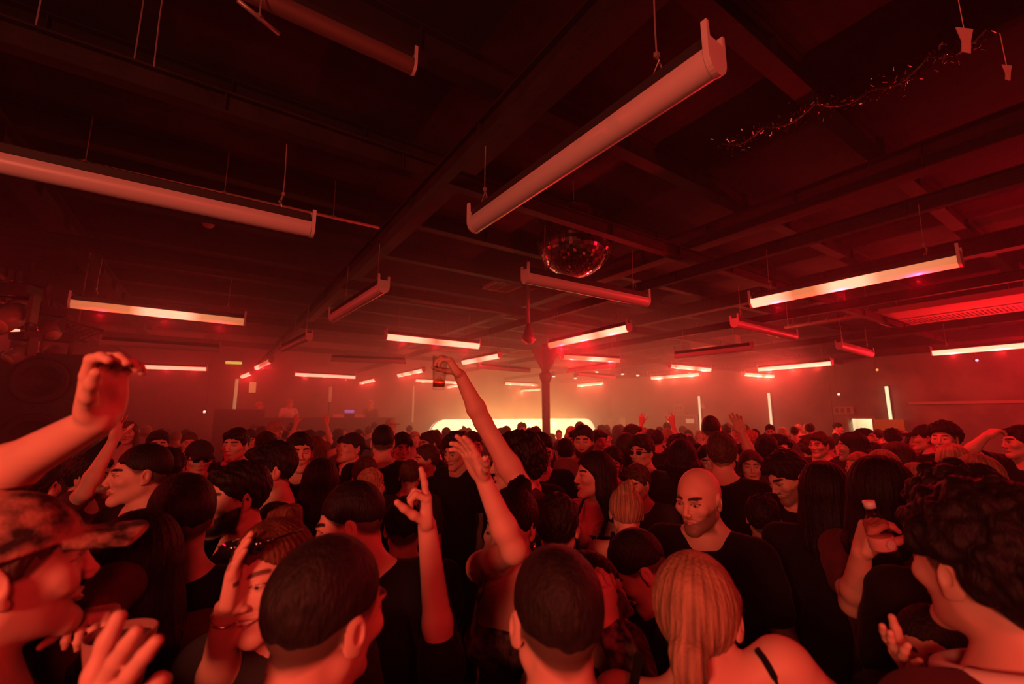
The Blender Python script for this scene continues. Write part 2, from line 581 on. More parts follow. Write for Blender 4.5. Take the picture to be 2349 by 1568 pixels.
# exit signs over doors
def sign_text(txt, size, m, parent, loc, rot, name='lettering'):
    cu = bpy.data.curves.new(name, 'FONT')
    cu.body = txt
    cu.size = size
    cu.align_x = 'CENTER'; cu.align_y = 'CENTER'
    cu.extrude = .004
    o = bpy.data.objects.new(name, cu)
    C.objects.link(o)
    dg = bpy.context.evaluated_depsgraph_get()
    me = bpy.data.meshes.new_from_object(o.evaluated_get(dg))
    bpy.data.objects.remove(o)
    me.materials.clear(); me.materials.append(m)
    o = bpy.data.objects.new(name, me)
    C.objects.link(o)
    o.parent = parent
    o.location = loc; o.rotation_euler = rot
    return o


signm = mat('sign_board', (.5, .36, .3), .5)
signt = mat('sign_print', (.2, .1, .09), .6)
for (u, v, w_, h_), lab in (((1557, 935, .52, .3), 'faded exit sign board above the double door'), ((1935, 941, .6, .26), 'faded exit sign board over the bright doorway')):
    c_ = wallB(u, v, .05)
    r_ = empty('exit_sign', c_, math.atan2(-NA.y, -NA.x), lab, 'sign', 'exit signs on the door wall')
    bm = bmesh.new(); box(bm, (0, 0, 0), (w_, .04, h_)); link_bm('board', bm, signm, r_)
    bm = bmesh.new()
    for x in (-.16, -.02, .13):
        box(bm, (x * w_ / .5, -.026, 0), (.09, .008, h_ * .6))
    link_bm('pictogram', bm, signt, r_)
# round wall lamp
c_ = wallB(1615, 932, .06)
r_ = empty('wall_lamp', c_, math.atan2(-NA.y, -NA.x), 'small round bulkhead lamp beside the upright strip by the double door', 'light fixture')
bm = bmesh.new(); lathe(bm, [(.001, -.05), (.13, -.04), (.15, .0), (.15, .05), (.001, .05)], 20)
bmesh.ops.rotate(bm, verts=bm.verts, matrix=Matrix.Rotation(-R(90), 3, 'X'), cent=(0, 0, 0))
link_bm('housing', bm, mat('lamp_housing', (.5, .3, .25), .5), r_, True)
bm = bmesh.new(); lathe(bm, [(.07, .0), (.1, .02), (.1, .035), (.07, .04)], 18)
bmesh.ops.rotate(bm, verts=bm.verts, matrix=Matrix.Rotation(R(90), 3, 'X'), cent=(0, 0, 0))
bmesh.ops.translate(bm, verts=bm.verts, vec=(0, -.03, 0))
link_bm('ring', bm, PALE, r_, True)
# double door with two glazed panels
dl, dr = wallB(1528, 957, .0), wallB(1598, 957, .0)
n0_, n1_ = dr.dot(NA), dl.dot(NA)
dtop = wallB(1560, 954).z
r_ = empty('door_1', P(B_D - .03, (n0_ + n1_) / 2, 0), math.atan2(-NA.y, -NA.x))
r_['kind'] = 'structure'
hw = (n1_ - n0_) / 2
dm = mat('door_paint', (.24, .13, .11), .55)
dfm = mat('door_frame_paint', (.4, .28, .24), .5)
for s in (-1, 1):
    bm = bmesh.new(); box(bm, (s * hw / 2, 0, dtop / 2), (hw - .02, .05, dtop - .02)); link_bm('door_leaf', bm, dm, r_)
    bm = bmesh.new(); box(bm, (s * hw * .62, -.03, dtop - .22), (hw * .5, .02, .2)); link_bm('door_glass', bm, emis('door_pane_light', (.62, .36, .18), .75), r_)
bm = bmesh.new()
for x in (-hw - .04, hw + .04): box(bm, (x, -.01, dtop / 2), (.08, .1, dtop))
box(bm, (0, -.01, dtop + .04), (hw * 2 + .16, .1, .08)); box(bm, (0, -.05, dtop + .14), (.7, .1, .05))
link_bm('door_frame', bm, dfm, r_)
# open doorway leaf and frame
r_ = empty('door_2', P(B_D, dn0, 0), math.atan2(-NA.y, -NA.x))
r_['kind'] = 'structure'
wdo = dn1 - dn0
bm = bmesh.new()
box(bm, (-wdo - .04, -.01, DOOR_TOP / 2), (.08, .12, DOOR_TOP)); box(bm, (.04, -.01, DOOR_TOP / 2), (.08, .12, DOOR_TOP)); box(bm, (-wdo / 2, -.01, DOOR_TOP + .04), (wdo + .16, .12, .08))
link_bm('door_frame', bm, dfm, r_)
bm = bmesh.new(); box(bm, (.49, -.17, DOOR_TOP / 2), (.86, .05, DOOR_TOP - .02), Matrix.Rotation(R(-14), 3, 'Z')); link_bm('door_leaf', bm, mat('ochre_door', (.6, .34, .12), .5), r_)
bm = bmesh.new(); box(bm, (.62, -.26, 1.05), (.05, .03, .5), Matrix.Rotation(R(-14), 3, 'Z')); link_bm('door_handle', bm, PALE, r_)
# narrow posters next to the screen corner
for u, v, lab in ((1399, 975, 'tall pale notice board beside the glowing panel corner'), (1423, 975, 'second tall pale notice board nearer the double door')):
    c_ = wallB(u + 6, v, .03) if u > 1414 else wallA(u, v, .03)
    ax = -NA if u > 1414 else DA
    r_ = empty('notice_board', c_, math.atan2(ax.y, ax.x), lab, 'board')
    bm = bmesh.new(); box(bm, (0, 0, 0), (.42, .03, .75)); link_bm('board', bm, mat('board_face', (.62, .45, .33), .6), r_)
    bm = bmesh.new()
    for x in (-.22, .22): box(bm, (x, -.01, 0), (.03, .05, .8))
    for z in (-.39, .39): box(bm, (0, -.01, z), (.47, .05, .03))
    link_bm('frame', bm, dfm, r_)

# ------------------------------------------------------------------ steel column with a welded head
cp = at_d(1252, 900, 10.4)
r_ = empty('steel_column', (cp.x, cp.y, 0), R(34), 'single round steel column in the middle of the hall', 'column')
bm = bmesh.new(); tube(bm, [(0, 0, 0), (0, 0, BEAM_Z + .05)], .095, 20); link_bm('shaft', bm, STEEL, r_, True)
bm = bmesh.new(); lathe(bm, [(.098, 2.72), (.14, 2.8), (.15, 2.9), (.11, 2.94)], 20); link_bm('collar', bm, STEEL, r_, True)
for a in range(4):
    bm = bmesh.new()
    ca, sa = math.cos(a * math.pi / 2), math.sin(a * math.pi / 2)
    v = [bm.verts.new((ca * x - sa * y, sa * x + ca * y, z)) for y in (-.02, .02) for x, z in ((.08, 2.95), (.08, 3.5), (.42, 3.5))]
    bm.faces.new(v[:3]); bm.faces.new(v[3:][::-1])
    for i in range(3): bm.faces.new((v[i], v[3 + i], v[3 + (i + 1) % 3], v[(i + 1) % 3]))
    link_bm('bracket', bm, STEEL, r_)

# ------------------------------------------------------------------ roof beams in two directions, joists above
beamm = mat('roof_beam_paint', (0.018, 0.009, 0.008), 0.7, bump=(20, .3, (1, 1, 1)), var=(5, (0.008, .005, .005), (1, 1, 1)))


def ibeam(name, a0, a1, n0, n1, z, dep, wid, m, label=None, kind=None, group=None):
    c0, c1 = P(a0, n0, z), P(a1, n1, z)
    L = (c1 - c0).length
    mid = (c0 + c1) / 2
    bm = bmesh.new()
    F_ = frame(c1 - c0)
    box(bm, (0, 0, 0), (L, wid * .16, dep)); box(bm, (0, 0, dep / 2), (L, wid, .014)); box(bm, (0, 0, -dep / 2), (L, wid, .014))
    for i in range(int(L / 1.1)):
        x = -L / 2 + .5 + i * 1.1
        box(bm, (x, 0, 0), (.012, wid * .8, dep * .96))
    o = link_bm(name, bm, m)
    o.location = mid
    o.rotation_euler = (0, 0, math.atan2(F_[1][0], F_[0][0]))
    return tag(o, label, 'beam', group, kind)


tr = 0
for c_ in (-5.6, -2.2, 1.2, 4.6, 8.0, 11.45, 14.9):
    tr += 1
    ibeam('trim_%d' % tr, c_, c_, D_D, A_D, BEAM_Z + .07, .12, .075, beamm, kind='structure')
for n_ in (-4.0, -.5, 2.95, 6.4, 9.9, 13.7):
    tr += 1
    ibeam('trim_%d' % tr, C_D, B_D, n_, n_, BEAM_Z + .24, .13, .09, beamm, kind='structure')
joist = mat('joist_paint', (0.016, 0.01, 0.01), .8)
for i in range(16):
    tr += 1
    ibeam('trim_%d' % tr, C_D, B_D, -4.2 + i * 1.38, -4.2 + i * 1.38, CEIL - .13, .22, .14, joist, kind='structure')
for i in range(8):
    tr += 1
    ibeam('trim_%d' % tr, -9 + i * 3.6, -9 + i * 3.6, D_D, A_D, CEIL - .38, .26, .2, joist, kind='structure')
# ceiling edge bulkhead above the door wall
bm = bmesh.new()
box(bm, P(B_D - .25, (D_D + A_D) / 2, 4.15), (.5, A_D - D_D, .5), ROT)
tag(link_bm('trim_%d' % (tr + 1), bm, joist), kind='structure')

# ------------------------------------------------------------------ mirror ball
bc = at_d(1318, 552, 4.9)
br = .80 * 4.9 / 10.1 * 1.13
r_ = empty('mirror_ball', bc, 0, 'large mirror ball hanging under the dark roof, crossed by a beam', 'mirror ball')
bm = bmesh.new()
bmesh.ops.create_uvsphere(bm, u_segments=64, v_segments=34, radius=br)
rng = random.Random(3)
fs = [f for f in bm.faces if len(f.verts) == 4]
ret = bmesh.ops.inset_individual(bm, faces=fs, thickness=.0022, depth=.0)
for f in fs:
    nrm = f.normal
    ax_ = Vector((rng.uniform(-1, 1), rng.uniform(-1, 1), rng.uniform(-1, 1))).normalized()
    Mx = Matrix.Rotation(rng.uniform(-.05, .05), 3, ax_)
    ctr = f.calc_center_median()
    for v in f.verts:
        v.co = ctr + Mx @ (v.co - ctr)
    f.material_index = 1
o = link_bm('mirror_tiles', bm, mat('tile_grout', (.05, .04, .04), .6), r_)
o.data.materials.append(mat('mirror_glass', (.8, .72, .7), .06, metal=1.0))
bm = bmesh.new(); tube(bm, [(0, 0, br - .01), (0, 0, br + .05)], .05, 12); link_bm('motor_cap', bm, BLACKM, r_, True)
bm = bmesh.new(); tube(bm, [(0, 0, br + .04), (0, 0, CEIL - bc.z)], .006, 6); link_bm('chain', bm, WIRE, r_)
# black cable drooping across the ball
bm = bmesh.new()
p0, p1 = at_d(1238, 505, 4.4), at_d(1255, 628, 4.25)
mid_ = at_d(1282, 560, 4.32)
pts = [(p0 * (1 - t) ** 2 + mid_ * 2 * t * (1 - t) + p1 * t * t) for t in np.linspace(0, 1, 12)]
tube(bm, pts, .006, 6)
single('power_cable', bm, mat('cable_rubber', (.015, .015, .015), .6), 'thin black cable drooping down across the mirror ball', 'cable', smooth=True)

# ------------------------------------------------------------------ pole-hung speaker below the ball
pc = at_d(1212, 770, 7.0)
r_ = empty('pole_speaker', (pc.x, pc.y, pc.z), 0, 'small horn speaker on a long drop pole hung from the roof', 'speaker')
bm = bmesh.new(); tube(bm, [(0, 0, .12), (0, 0, CEIL - pc.z)], .028, 10); link_bm('pole', bm, STEEL, r_, True)
bm = bmesh.new(); lathe(bm, [(.03, .2), (.055, .12), (.08, .03), (.1, -.02), (.1, -.06), (.07, -.1), (.04, -.12)], 18); link_bm('housing', bm, STEEL, r_, True)
for s in (-1, 1):
    bm = bmesh.new(); tube(bm, [(s * .02, -.02, -.11), (s * .06, -.03, -.1), (s * .1, -.03, -.06), (s * .12, -.03, -.075)], [.02, .022, .02, .012], 8); link_bm('horn', bm, PALE, r_, True)

# ------------------------------------------------------------------ things on and under the roof near the door wall
grm = mat('grille_metal', (.45, .3, .26), .5)
def flat_unit(name, c, L, W, T, label, cat, ang=None, slots=0, z=None, m=grm):
    r_ = empty(name, c, math.atan2(DB.y, DB.x) if ang is None else ang, label, cat)
    bm = bmesh.new()
    box(bm, (0, 0, 0), (L, W, T)); link_bm('casing', bm, m, r_)
    bm = bmesh.new()
    for i in range(slots):
        x = -L / 2 + .06 + (L - .12) * i / max(1, slots - 1)
        for y in (-W / 4, W / 4):
            box(bm, (x, y, -T / 2 - .002), (.022, W * .38, .012))
    if slots: link_bm('grille', bm, BLACKM, r_)
    bm = bmesh.new()
    for x in (-L / 2, L / 2): box(bm, (x, 0, -T / 2 - .005), (.03, W, .02))
    for y in (-W / 2, W / 2): box(bm, (0, y, -T / 2 - .005), (L, .03, .02))
    link_bm('frame', bm, m, r_)
    for sx in (-1, 1):
        bm = bmesh.new(); tube(bm, [(sx * L * .4, 0, T / 2), (sx * L * .4, 0, CEIL - c[2])], .007, 5); link_bm('hanger', bm, WIRE, r_)
    return r_


UZ = CAM_Z + 2.1
flat_unit('ventilation_unit', at_z(2195, 706, UZ), 2.3, .75, .3, 'long grilled ventilation unit hanging near the door wall ceiling', 'ventilation unit', slots=34)
flat_unit('cable_tray', at_z(2400, 668, UZ + .1), 1.1, .7, .12, 'ladder-like tray with pale slats past the grilled ventilation unit', 'cable tray', slots=5, m=mat('tray_metal', (.6, .42, .32), .45))
flat_unit('ceiling_vent', at_z(1152, 655, CEIL - .1), .6, .6, .06, 'square pale ceiling vent near the drop pole', 'vent', slots=8)
flat_unit('ceiling_vent', at_z(1268, 661, CEIL - .1), 1.1, .6, .06, 'longer pale ceiling vent seen just under the mirror ball fixture', 'vent', slots=12)
flat_unit('ceiling_heater', at_z(1640, 784, UZ), 1.4, .3, .2, 'tubular grey heater unit above the double door', 'heater', slots=0)
flat_unit('air_conditioner', at_z(355, 770, UZ + .2), 2.4, .6, .25, 'flat grilled air conditioner behind the half-lit batten light', 'air conditioner', ang=math.atan2(DA.y, DA.x), slots=20)


def pipe(name, a, b, r, label, cat='pipe', m=grm, clips=5):
    a, b = Vector(a), Vector(b)
    r_ = empty(name, (a + b) / 2, 0, label, cat)
    o_ = (a + b) / 2
    bm = bmesh.new(); tube(bm, [a - o_, b - o_], r, 10); link_bm('pipe_run', bm, m, r_, True)
    for i in range(clips):
        p = a.lerp(b, (i + .5) / clips) - o_
        bm = bmesh.new(); box(bm, p + Vector((0, 0, r * .4)), (r * 2.6, r * 2.6, r * 1.6)); tube(bm, [p, p + Vector((0, 0, CEIL - .02 - o_.z - p.z))], .005, 4)
        link_bm('clip', bm, WIRE, r_)
    return r_


pipe('water_pipe', at_z(1800, 750, UZ), at_z(2016, 716, UZ), .035, 'pale horizontal pipe below the long half-lit batten light')
pipe('conduit', at_z(870, 522, CEIL - .5), at_z(0, 330, CEIL - .5), .016, 'thin conduit running along the dark roof above the long unlit tube', clips=3)
pipe('conduit', at_z(-60, 62, BEAM_Z + .28), at_z(400, 215, BEAM_Z + .28), .008, 'thin shining wire along the roof beam at the upper corner', 'cable', WIRE, clips=2)
pipe('conduit', at_z(940, 690, CEIL - .45), at_z(1230, 728, CEIL - .45), .014, 'dashed-looking thin conduit above the tube with a tan gap', 'pipe')
pipe('conduit', at_z(1000, 800, UZ - .3), at_z(1232, 814, UZ - .3), .03, 'pale pipe just over the hand with the glass', 'pipe')
pipe('threaded_rod', at_z(545, 0, UZ), at_z(640, 78, UZ), .012, 'short bright metal rod at the top edge of the dark roof', 'rod', WIRE, clips=1)
for u, v, lab in ((2006, 357, 'round smoke detector glowing red on the ceiling panels'), (1532, 395, 'tiny smoke detector on the dark roof by the steep tube'), (478, 514, 'small sensor box on the dark roof under the long unlit tube')):
    c_ = at_z(u, v, CEIL - .03)
    bm = bmesh.new(); lathe(bm, [(.001, -.05), (.05, -.045), (.075, -.02), (.08, .03), (.001, .03)], 18, c_)
    single('smoke_detector', bm, PALE, lab, 'smoke detector', smooth=True)

# tinsel garland with red glints strung along a beam
ga = [at_z(u, v, BEAM_Z + .1) for u, v in ((1655, 330), (1750, 292), (1870, 238), (2000, 205), (2130, 130), (2260, 70))]
r_ = empty('tinsel_garland', ga[2], 0, 'dark tinsel garland with red glints strung along the roof', 'garland')
pts = []
for i in range(len(ga) - 1):
    for t in np.linspace(0, 1, 6)[:-1]:
        pts.append(ga[i].lerp(ga[i + 1], t) - ga[2] + Vector((0, 0, -.05 * math.sin(math.pi * t))))
pts.append(ga[-1] - ga[2])
bm = bmesh.new(); tube(bm, pts, .006, 5); link_bm('cord', bm, BLACKM, r_)
bm = bmesh.new()
rng = random.Random(5)
for i in range(420):
    t = rng.uniform(0, len(pts) - 1.01); j = int(t)
    p = pts[j].lerp(pts[j + 1], t - j) + Vector((rng.gauss(0, .028), rng.gauss(0, .028), rng.gauss(0, .028)))
    box(bm, p, (.02, .006, .0015), Euler((rng.uniform(0, 6), rng.uniform(0, 6), rng.uniform(0, 6))).to_matrix())
tag(link_bm('tinsel', bm, mat('tinsel_foil', (.35, .25, .25), .25, metal=1), r_), kind='stuff')
for (u, v, w_, h_), lab in (((2216, 92, .07, .115), 'torn red paper flag hanging at the top corner of the roof'), ((2312, 166, .045, .075), 'smaller paper flag below the torn one at the roof corner')):
    c_ = at_z(u, v, BEAM_Z - .1)
    bm = bmesh.new()
    n_ = [(-.5, .5), (.55, .45), (.3, 0), (.2, -.5), (-.35, -.45), (-.3, -.05)]
    vs_ = [bm.verts.new(c_ + Vector((x * w_, .01 * math.sin(7 * z), z * h_))) for x, z in n_]
    f = bm.faces.new(vs_)
    ex_ = bmesh.ops.extrude_face_region(bm, geom=[f])
    bmesh.ops.translate(bm, verts=[g_ for g_ in ex_['geom'] if isinstance(g_, bmesh.types.BMVert)], vec=(0, .003, 0))
    tube(bm, [c_ + Vector((0, 0, h_ * .4)), c_ + Vector((0, 0, BEAM_Z - c_.z + .1))], .002, 4)
    single('paper_flag', bm, mat('flag_paper', (.6, .4, .36), .8), lab, 'flag')
# tiny ceiling spots over the screen with visible beams
for i, (u, v) in enumerate(((1369, 852), (1428, 857), (1463, 860), (1270, 862), (1320, 866))):
    p = at_d(u, v, 15.5)
    r_ = empty('spotlight', p, 0, ('tiny ceiling spotlight over the glowing panel, %s' % ('by the silhouetted tubes', 'middle one of three dots', 'last dot toward the double door', 'just past the steel column', 'between the column and the silhouetted tubes')[i]), 'spotlight', 'tiny spotlights over the bar')
    bm = bmesh.new(); tube(bm, [(0, 0, .0), (0, 0, .16)], .06, 12); tube(bm, [(0, 0, .16), (0, 0, CEIL - p.z)], .012, 6); link_bm('can', bm, BLACKM, r_, True)
    bm = bmesh.new(); lathe(bm, [(.001, -.04), (.045, -.03), (.055, .0), (.001, .0)], 12)
    link_bm('lens', bm, emis('spot_lens', (1, .85, .6), 2.0), r_, True)
    s_ = lamp('SPOT', 'spot_beam', p + Vector((0, 0, -.06)), (1, .42, .16), 130, p + Vector((.55, -.5, -3)), spot_size=R(9), spot_blend=.6, shadow_soft_size=.02)

# ------------------------------------------------------------------ DJ booth on the back wall side
b0, b1 = wallA(490, 955, 2.6), wallA(905, 955, 2.6)
ba0, ba1 = b0.dot(DA), b1.dot(DA)
bn = A_D - 2.6
mid_a = (ba0 + ba1) / 2
r_ = empty('dj_booth', P(mid_a, bn, 0), math.atan2(DA.y, DA.x), 'long dark DJ booth counter on a riser against the far wall', 'booth')
Lb = ba1 - ba0
bm = bmesh.new(); box(bm, (0, .8, .3), (Lb, 1.9, .6)); link_bm('riser', bm, BLACKM, r_)
bm = bmesh.new(); box(bm, (0, 0, 1.2), (Lb, .12, 1.25)); link_bm('front_panel', bm, mat('booth_cloth', (.03, .02, .02), .8), r_)
bm = bmesh.new(); box(bm, (0, .3, 1.84), (Lb, .75, .06)); bmesh.ops.bevel(bm, geom=bm.edges[:], offset=.01, segments=1, affect='EDGES'); link_bm('worktop', bm, BLACKM, r_)
bm = bmesh.new(); box(bm, (-Lb * .38, -.02, 1.98), (Lb * .24, .1, .28)); link_bm('monitor_shelf', bm, BLACKM, r_)
for t, lab in ((.36, 'flat turntable deck with pale platter on the booth counter'), (.47, 'second turntable deck by the blue-lit mixer')):
    q = empty('turntable', P(ba0 + Lb * (t + .3), bn + .3, 1.87), math.atan2(DA.y, DA.x), lab, 'turntable', 'decks on the booth')
    bm = bmesh.new(); box(bm, (0, 0, .05), (.45, .35, .1)); link_bm('plinth', bm, PALE, q)
    bm = bmesh.new(); lathe(bm, [(.15, .1), (.15, .12), (.001, .12)], 24, (-.05, 0, 0)); link_bm('platter', bm, mat('platter', (.5, .4, .38), .3), q)
    bm = bmesh.new(); tube(bm, [(.17, .1, .14), (.17, -.05, .14), (.1, -.12, .135)], .008, 6); link_bm('tone_arm', bm, WIRE, q)
q = empty('mixer', P(ba0 + Lb * .715, bn + .3, 1.87), math.atan2(DA.y, DA.x), 'DJ mixer with a small blue-lit display between the decks', 'mixer')
bm = bmesh.new(); box(bm, (0, 0, .06), (.32, .36, .12)); link_bm('casing', bm, BLACKM, q)
bm = bmesh.new(); box(bm, (0, -.14, .2), (.3, .02, .1), Matrix.Rotation(R(-20), 3, 'X')); link_bm('display', bm, emis('blue_display', (.25, .2, .6), .7), q)
# pale pole with a lit lower half, small lit box, thin poles
for (ut, vt, ub, vb, rr, st), lab in (((544, 869, 536, 955, .05, .5), 'pale upright light pole at the end of the DJ booth'),
                                      ((758, 886, 754, 922, .06, .13), 'short dim upright strip behind the DJ booth'),
                                      ((949, 885, 946, 968, .035, .3), 'thin tall upright strip between booth and glowing panel')):
    t, b = wallA(ut, vt, .4), wallA(ub, vb, .4)
    bm = bmesh.new(); tube(bm, [Vector((t.x, t.y, b.z)), t], rr, 10)
    base = Vector((t.x, t.y, b.z))
    q = empty('light_pole', (t.x, t.y, 0), 0, lab, 'light fixture')
    bmesh.ops.translate(bm, verts=bm.verts, vec=(-t.x, -t.y, 0))
    link_bm('glowing_tube', bm, mat('pole_glow_%d' % int(st * 100), (.6, .45, .3), .5, em=(.85, .5, .2), emstr=st), q, True)
    bm = bmesh.new(); tube(bm, [(0, 0, 0), (0, 0, b.z)], rr * .5, 8); lathe(bm, [(.2, 0), (.2, .03), (.02, .04)], 16); link_bm('stand', bm, BLACKM, q)
c_ = wallA(579, 888, .1)
q = empty('lit_sign_box', c_, math.atan2(DA.y, DA.x), 'small glowing upright box on the wall beside the pale light pole', 'light fixture')
bm = bmesh.new(); box(bm, (0, -.05, 0), (.2, .1, .36)); link_bm('face', bm, mat('box_glow', (.6, .4, .2), .5, em=(.8, .4, .13), emstr=.55), q)
bm = bmesh.new(); box(bm, (0, .02, 0), (.24, .08, .4)); link_bm('housing', bm, BLACKM, q)
# green exit sign
c_ = at_z(536, 834, CAM_Z + 1.45)
q = empty('exit_sign', c_, math.atan2(DA.y, DA.x) + R(-8), 'small green-lit emergency exit sign hung above the booth', 'sign')
bm = bmesh.new(); box(bm, (0, 0, .03), (.4, .08, .07)); link_bm('lamp_bar', bm, emis('exit_green', (.62, .75, .12), 1.0), q)
bm = bmesh.new(); box(bm, (0, 0, -.09), (.4, .02, .15)); link_bm('legend_plate', bm, mat('legend_plate', (.3, .16, .12), .5), q)
for s in (-1, 1):
    bm = bmesh.new(); tube(bm, [(s * .15, 0, .06), (s * .15, 0, CEIL - c_.z)], .004, 4); link_bm('hanger', bm, WIRE, q)

# ------------------------------------------------------------------ speaker tower and stage lights at the far side
tw = at_d(118, 900, 5.6)
q = empty('speaker_tower', (tw.x, tw.y, 0), R(28), 'tall black speaker tower with glinting metal edges', 'speaker')
bk = mat('speaker_paint', (.02, .016, .016), .45, bump=(90, .3, (1, 1, 1)))
TH = at_d(118, 815, 5.6).z
for i in range(2):
    bm = bmesh.new(); box(bm, (0, 0, TH / 2 * (i + .5)), (.78, .7, TH / 2 - .02)); bmesh.ops.bevel(bm, geom=bm.edges[:], offset=.015, segments=2, affect='EDGES'); link_bm('cabinet', bm, bk, q)
    bm = bmesh.new()
    for z in (-.32, .32):
        lathe(bm, [(.001, .0), (.12, -.03), (.24, .02), (.27, .02), (.28, .0)], 24)
    bmesh.ops.rotate(bm, verts=bm.verts, matrix=Matrix.Rotation(R(90), 3, 'X'), cent=(0, 0, 0))
    for j, v in enumerate(bm.verts):
        v.co += Vector((0, -.37, TH / 2 * (i + .5) + (.33 if j < len(bm.verts) / 2 else -.33)))
    link_bm('woofer', bm, mat('woofer_cone', (.03, .02, .02), .6), q, True)
bm = bmesh.new()
for x in (-.4, .4):
    tube(bm, [(x, -.36, .05), (x, -.36, TH)], .009, 6)
link_bm('edge_rail', bm, mat('bare_metal', (.7, .5, .45), .25, metal=.8), q)
tw2 = at_d(172, 900, 6.3)
q = empty('speaker_tower', (tw2.x, tw2.y, 0), R(20), 'second black speaker tower with ribbed pale top just behind the first', 'speaker')
TH2 = at_d(172, 826, 6.3).z
bm = bmesh.new(); box(bm, (0, 0, TH2 / 2), (.5, .55, TH2)); bmesh.ops.bevel(bm, geom=bm.edges[:], offset=.012, segments=2, affect='EDGES'); link_bm('cabinet', bm, bk, q)
bm = bmesh.new()
for i in range(9): box(bm, (-.2 + i * .05, -.29, TH2 - .22), (.012, .02, .4))
link_bm('grille', bm, grm, q)
# lighting truss carrying moving heads
tra, trb = at_d(-120, 700, 4.6), at_d(190, 828, 6.6)
q = empty('lighting_truss', (tra + trb) / 2, 0, 'slender lighting truss sloping away above the speaker towers', 'truss')
o_ = (tra + trb) / 2
bm = bmesh.new()
tra.z = trb.z = 3.05
for dx, dz in ((0, 0), (.12, .2), (-.12, .2)):
    tube(bm, [tra - o_ + Vector((dx, dx, dz)), trb - o_ + Vector((dx, dx, dz))], .02, 6)
for i in range(16):
    a_ = tra.lerp(trb, i / 16) - o_; b_ = tra.lerp(trb, (i + 1) / 16) - o_
    tube(bm, [a_, b_ + Vector((.12, .12, .2))], .008, 5); tube(bm, [a_, b_ + Vector((-.12, -.12, .2))], .008, 5)
link_bm('lattice', bm, BLACKM, q)
for t in (.1, .9):
    a_ = tra.lerp(trb, t) - o_
    bm = bmesh.new(); tube(bm, [a_ + Vector((0, 0, .2)), a_ + Vector((0, 0, CEIL - 3.05))], .01, 5); link_bm('hanger', bm, WIRE, q)


def moving_head(p, aim, label, s=1.0, lit=0.0):
    q = empty('moving_head_light', p, aim, label, 'stage light', 'stage lights over the speaker towers', s)
    bm = bmesh.new(); box(bm, (0, 0, .12), (.26, .2, .1)); tube(bm, [(0, 0, .15), (0, 0, .3)], .02, 6); link_bm('base', bm, BLACKM, q)
    bm = bmesh.new()
    for s_ in (-1, 1): box(bm, (s_ * .14, 0, -.02), (.03, .1, .24))
    box(bm, (0, 0, .085), (.3, .09, .03))
    link_bm('yoke', bm, STEEL, q)
    bm = bmesh.new(); tube(bm, [(0, .12, -.02), (0, .02, -.08), (0, -.14, -.2)], [.07, .1, .09], 14); link_bm('head', bm, mat('lamp_head', (.3, .22, .2), .35), q, True)
    bm = bmesh.new(); tube(bm, [(0, -.14, -.2), (0, -.152, -.211)], [.08, .075], 14); link_bm('lens', bm, mat('lens_%d' % int(lit * 10), (.6, .4, .3), .1, em=(1, .5, .2), emstr=lit), q, True)


moving_head(at_d(28, 700, 4.7), R(20), 'stage light with a rounded pale head, highest over the speaker towers', 1.3)
moving_head(at_d(62, 668, 5.0), R(50), 'stage light tucked behind the pale rounded one', 1.2)
moving_head(at_d(112, 735, 5.6), R(70), 'tilted stage light with two pale panels', 1.0)
moving_head(at_d(55, 792, 5.2), R(-10), 'low stage light hanging beside the tower edge', .9)
moving_head(at_d(128, 795, 6.0), R(60), 'stage light with a glinting rim right above the tower top', 1.1, .5)
# small light dots
for u, v, d, lab, col, st in ((51, 872, 6.5, 'tiny warm indicator lamp at the tower side', (1, .6, .4), 1.6), (469, 944, 12, 'tiny bright lamp in the dark corner beside the booth', (1, .8, .6), 2.0),
                              (2241, 826, 11, 'tiny bluish lamp high on the door wall', (.6, .6, 1), 1.2), (2012, 848, 13, 'tiny amber lamp between two batten lights', (1, .4, .1), 1.0), (1924, 904, 15, 'small round cream lamp over the exit sign', (1, .9, .6), 1.5),
                              (1919, 997, 12, 'tiny glowing lamp at head height before the doorway', (1, .75, .45), 1.0)):
    p = at_d(u, v, d)
    bm = bmesh.new(); bmesh.ops.create_uvsphere(bm, u_segments=10, v_segments=6, radius=.0028 * d, matrix=Matrix.Translation(p))
    q = empty('indicator_lamp', p, 0, lab, 'lamp')
    bmesh.ops.translate(bm, verts=bm.verts, vec=-p)
    link_bm('bulb', bm, emis('dot_%d' % u, col, st), q, True)
    bm = bmesh.new(); box(bm, (0, .04, 0), (.07, .05, .07)); tube(bm, [(0, .05, 0), (0, .05, CEIL - p.z)], .006, 4); link_bm('holder', bm, BLACKM, q)
# long ledge and mirror strip on the side wall past the doorway
l0, l1 = wallB(2085, 918, .1), wallB(2420, 918, .1)
n0_, n1_ = l1.dot(NA), l0.dot(NA)
bm = bmesh.new(); box(bm, P(B_D - .08, (n0_ + n1_) / 2, 2.32), (.16, n1_ - n0_, .08), ROT)
single('wall_shelf', bm, mat('shelf_paint', (.5, .33, .28), .6), 'long faint ledge along the wall past the doorway', 'shelf')


# ------------------------------------------------------------------ implicit surface modelling for bodies, hair and clothes
def V3(*a):
    return np.array(a, dtype=float)


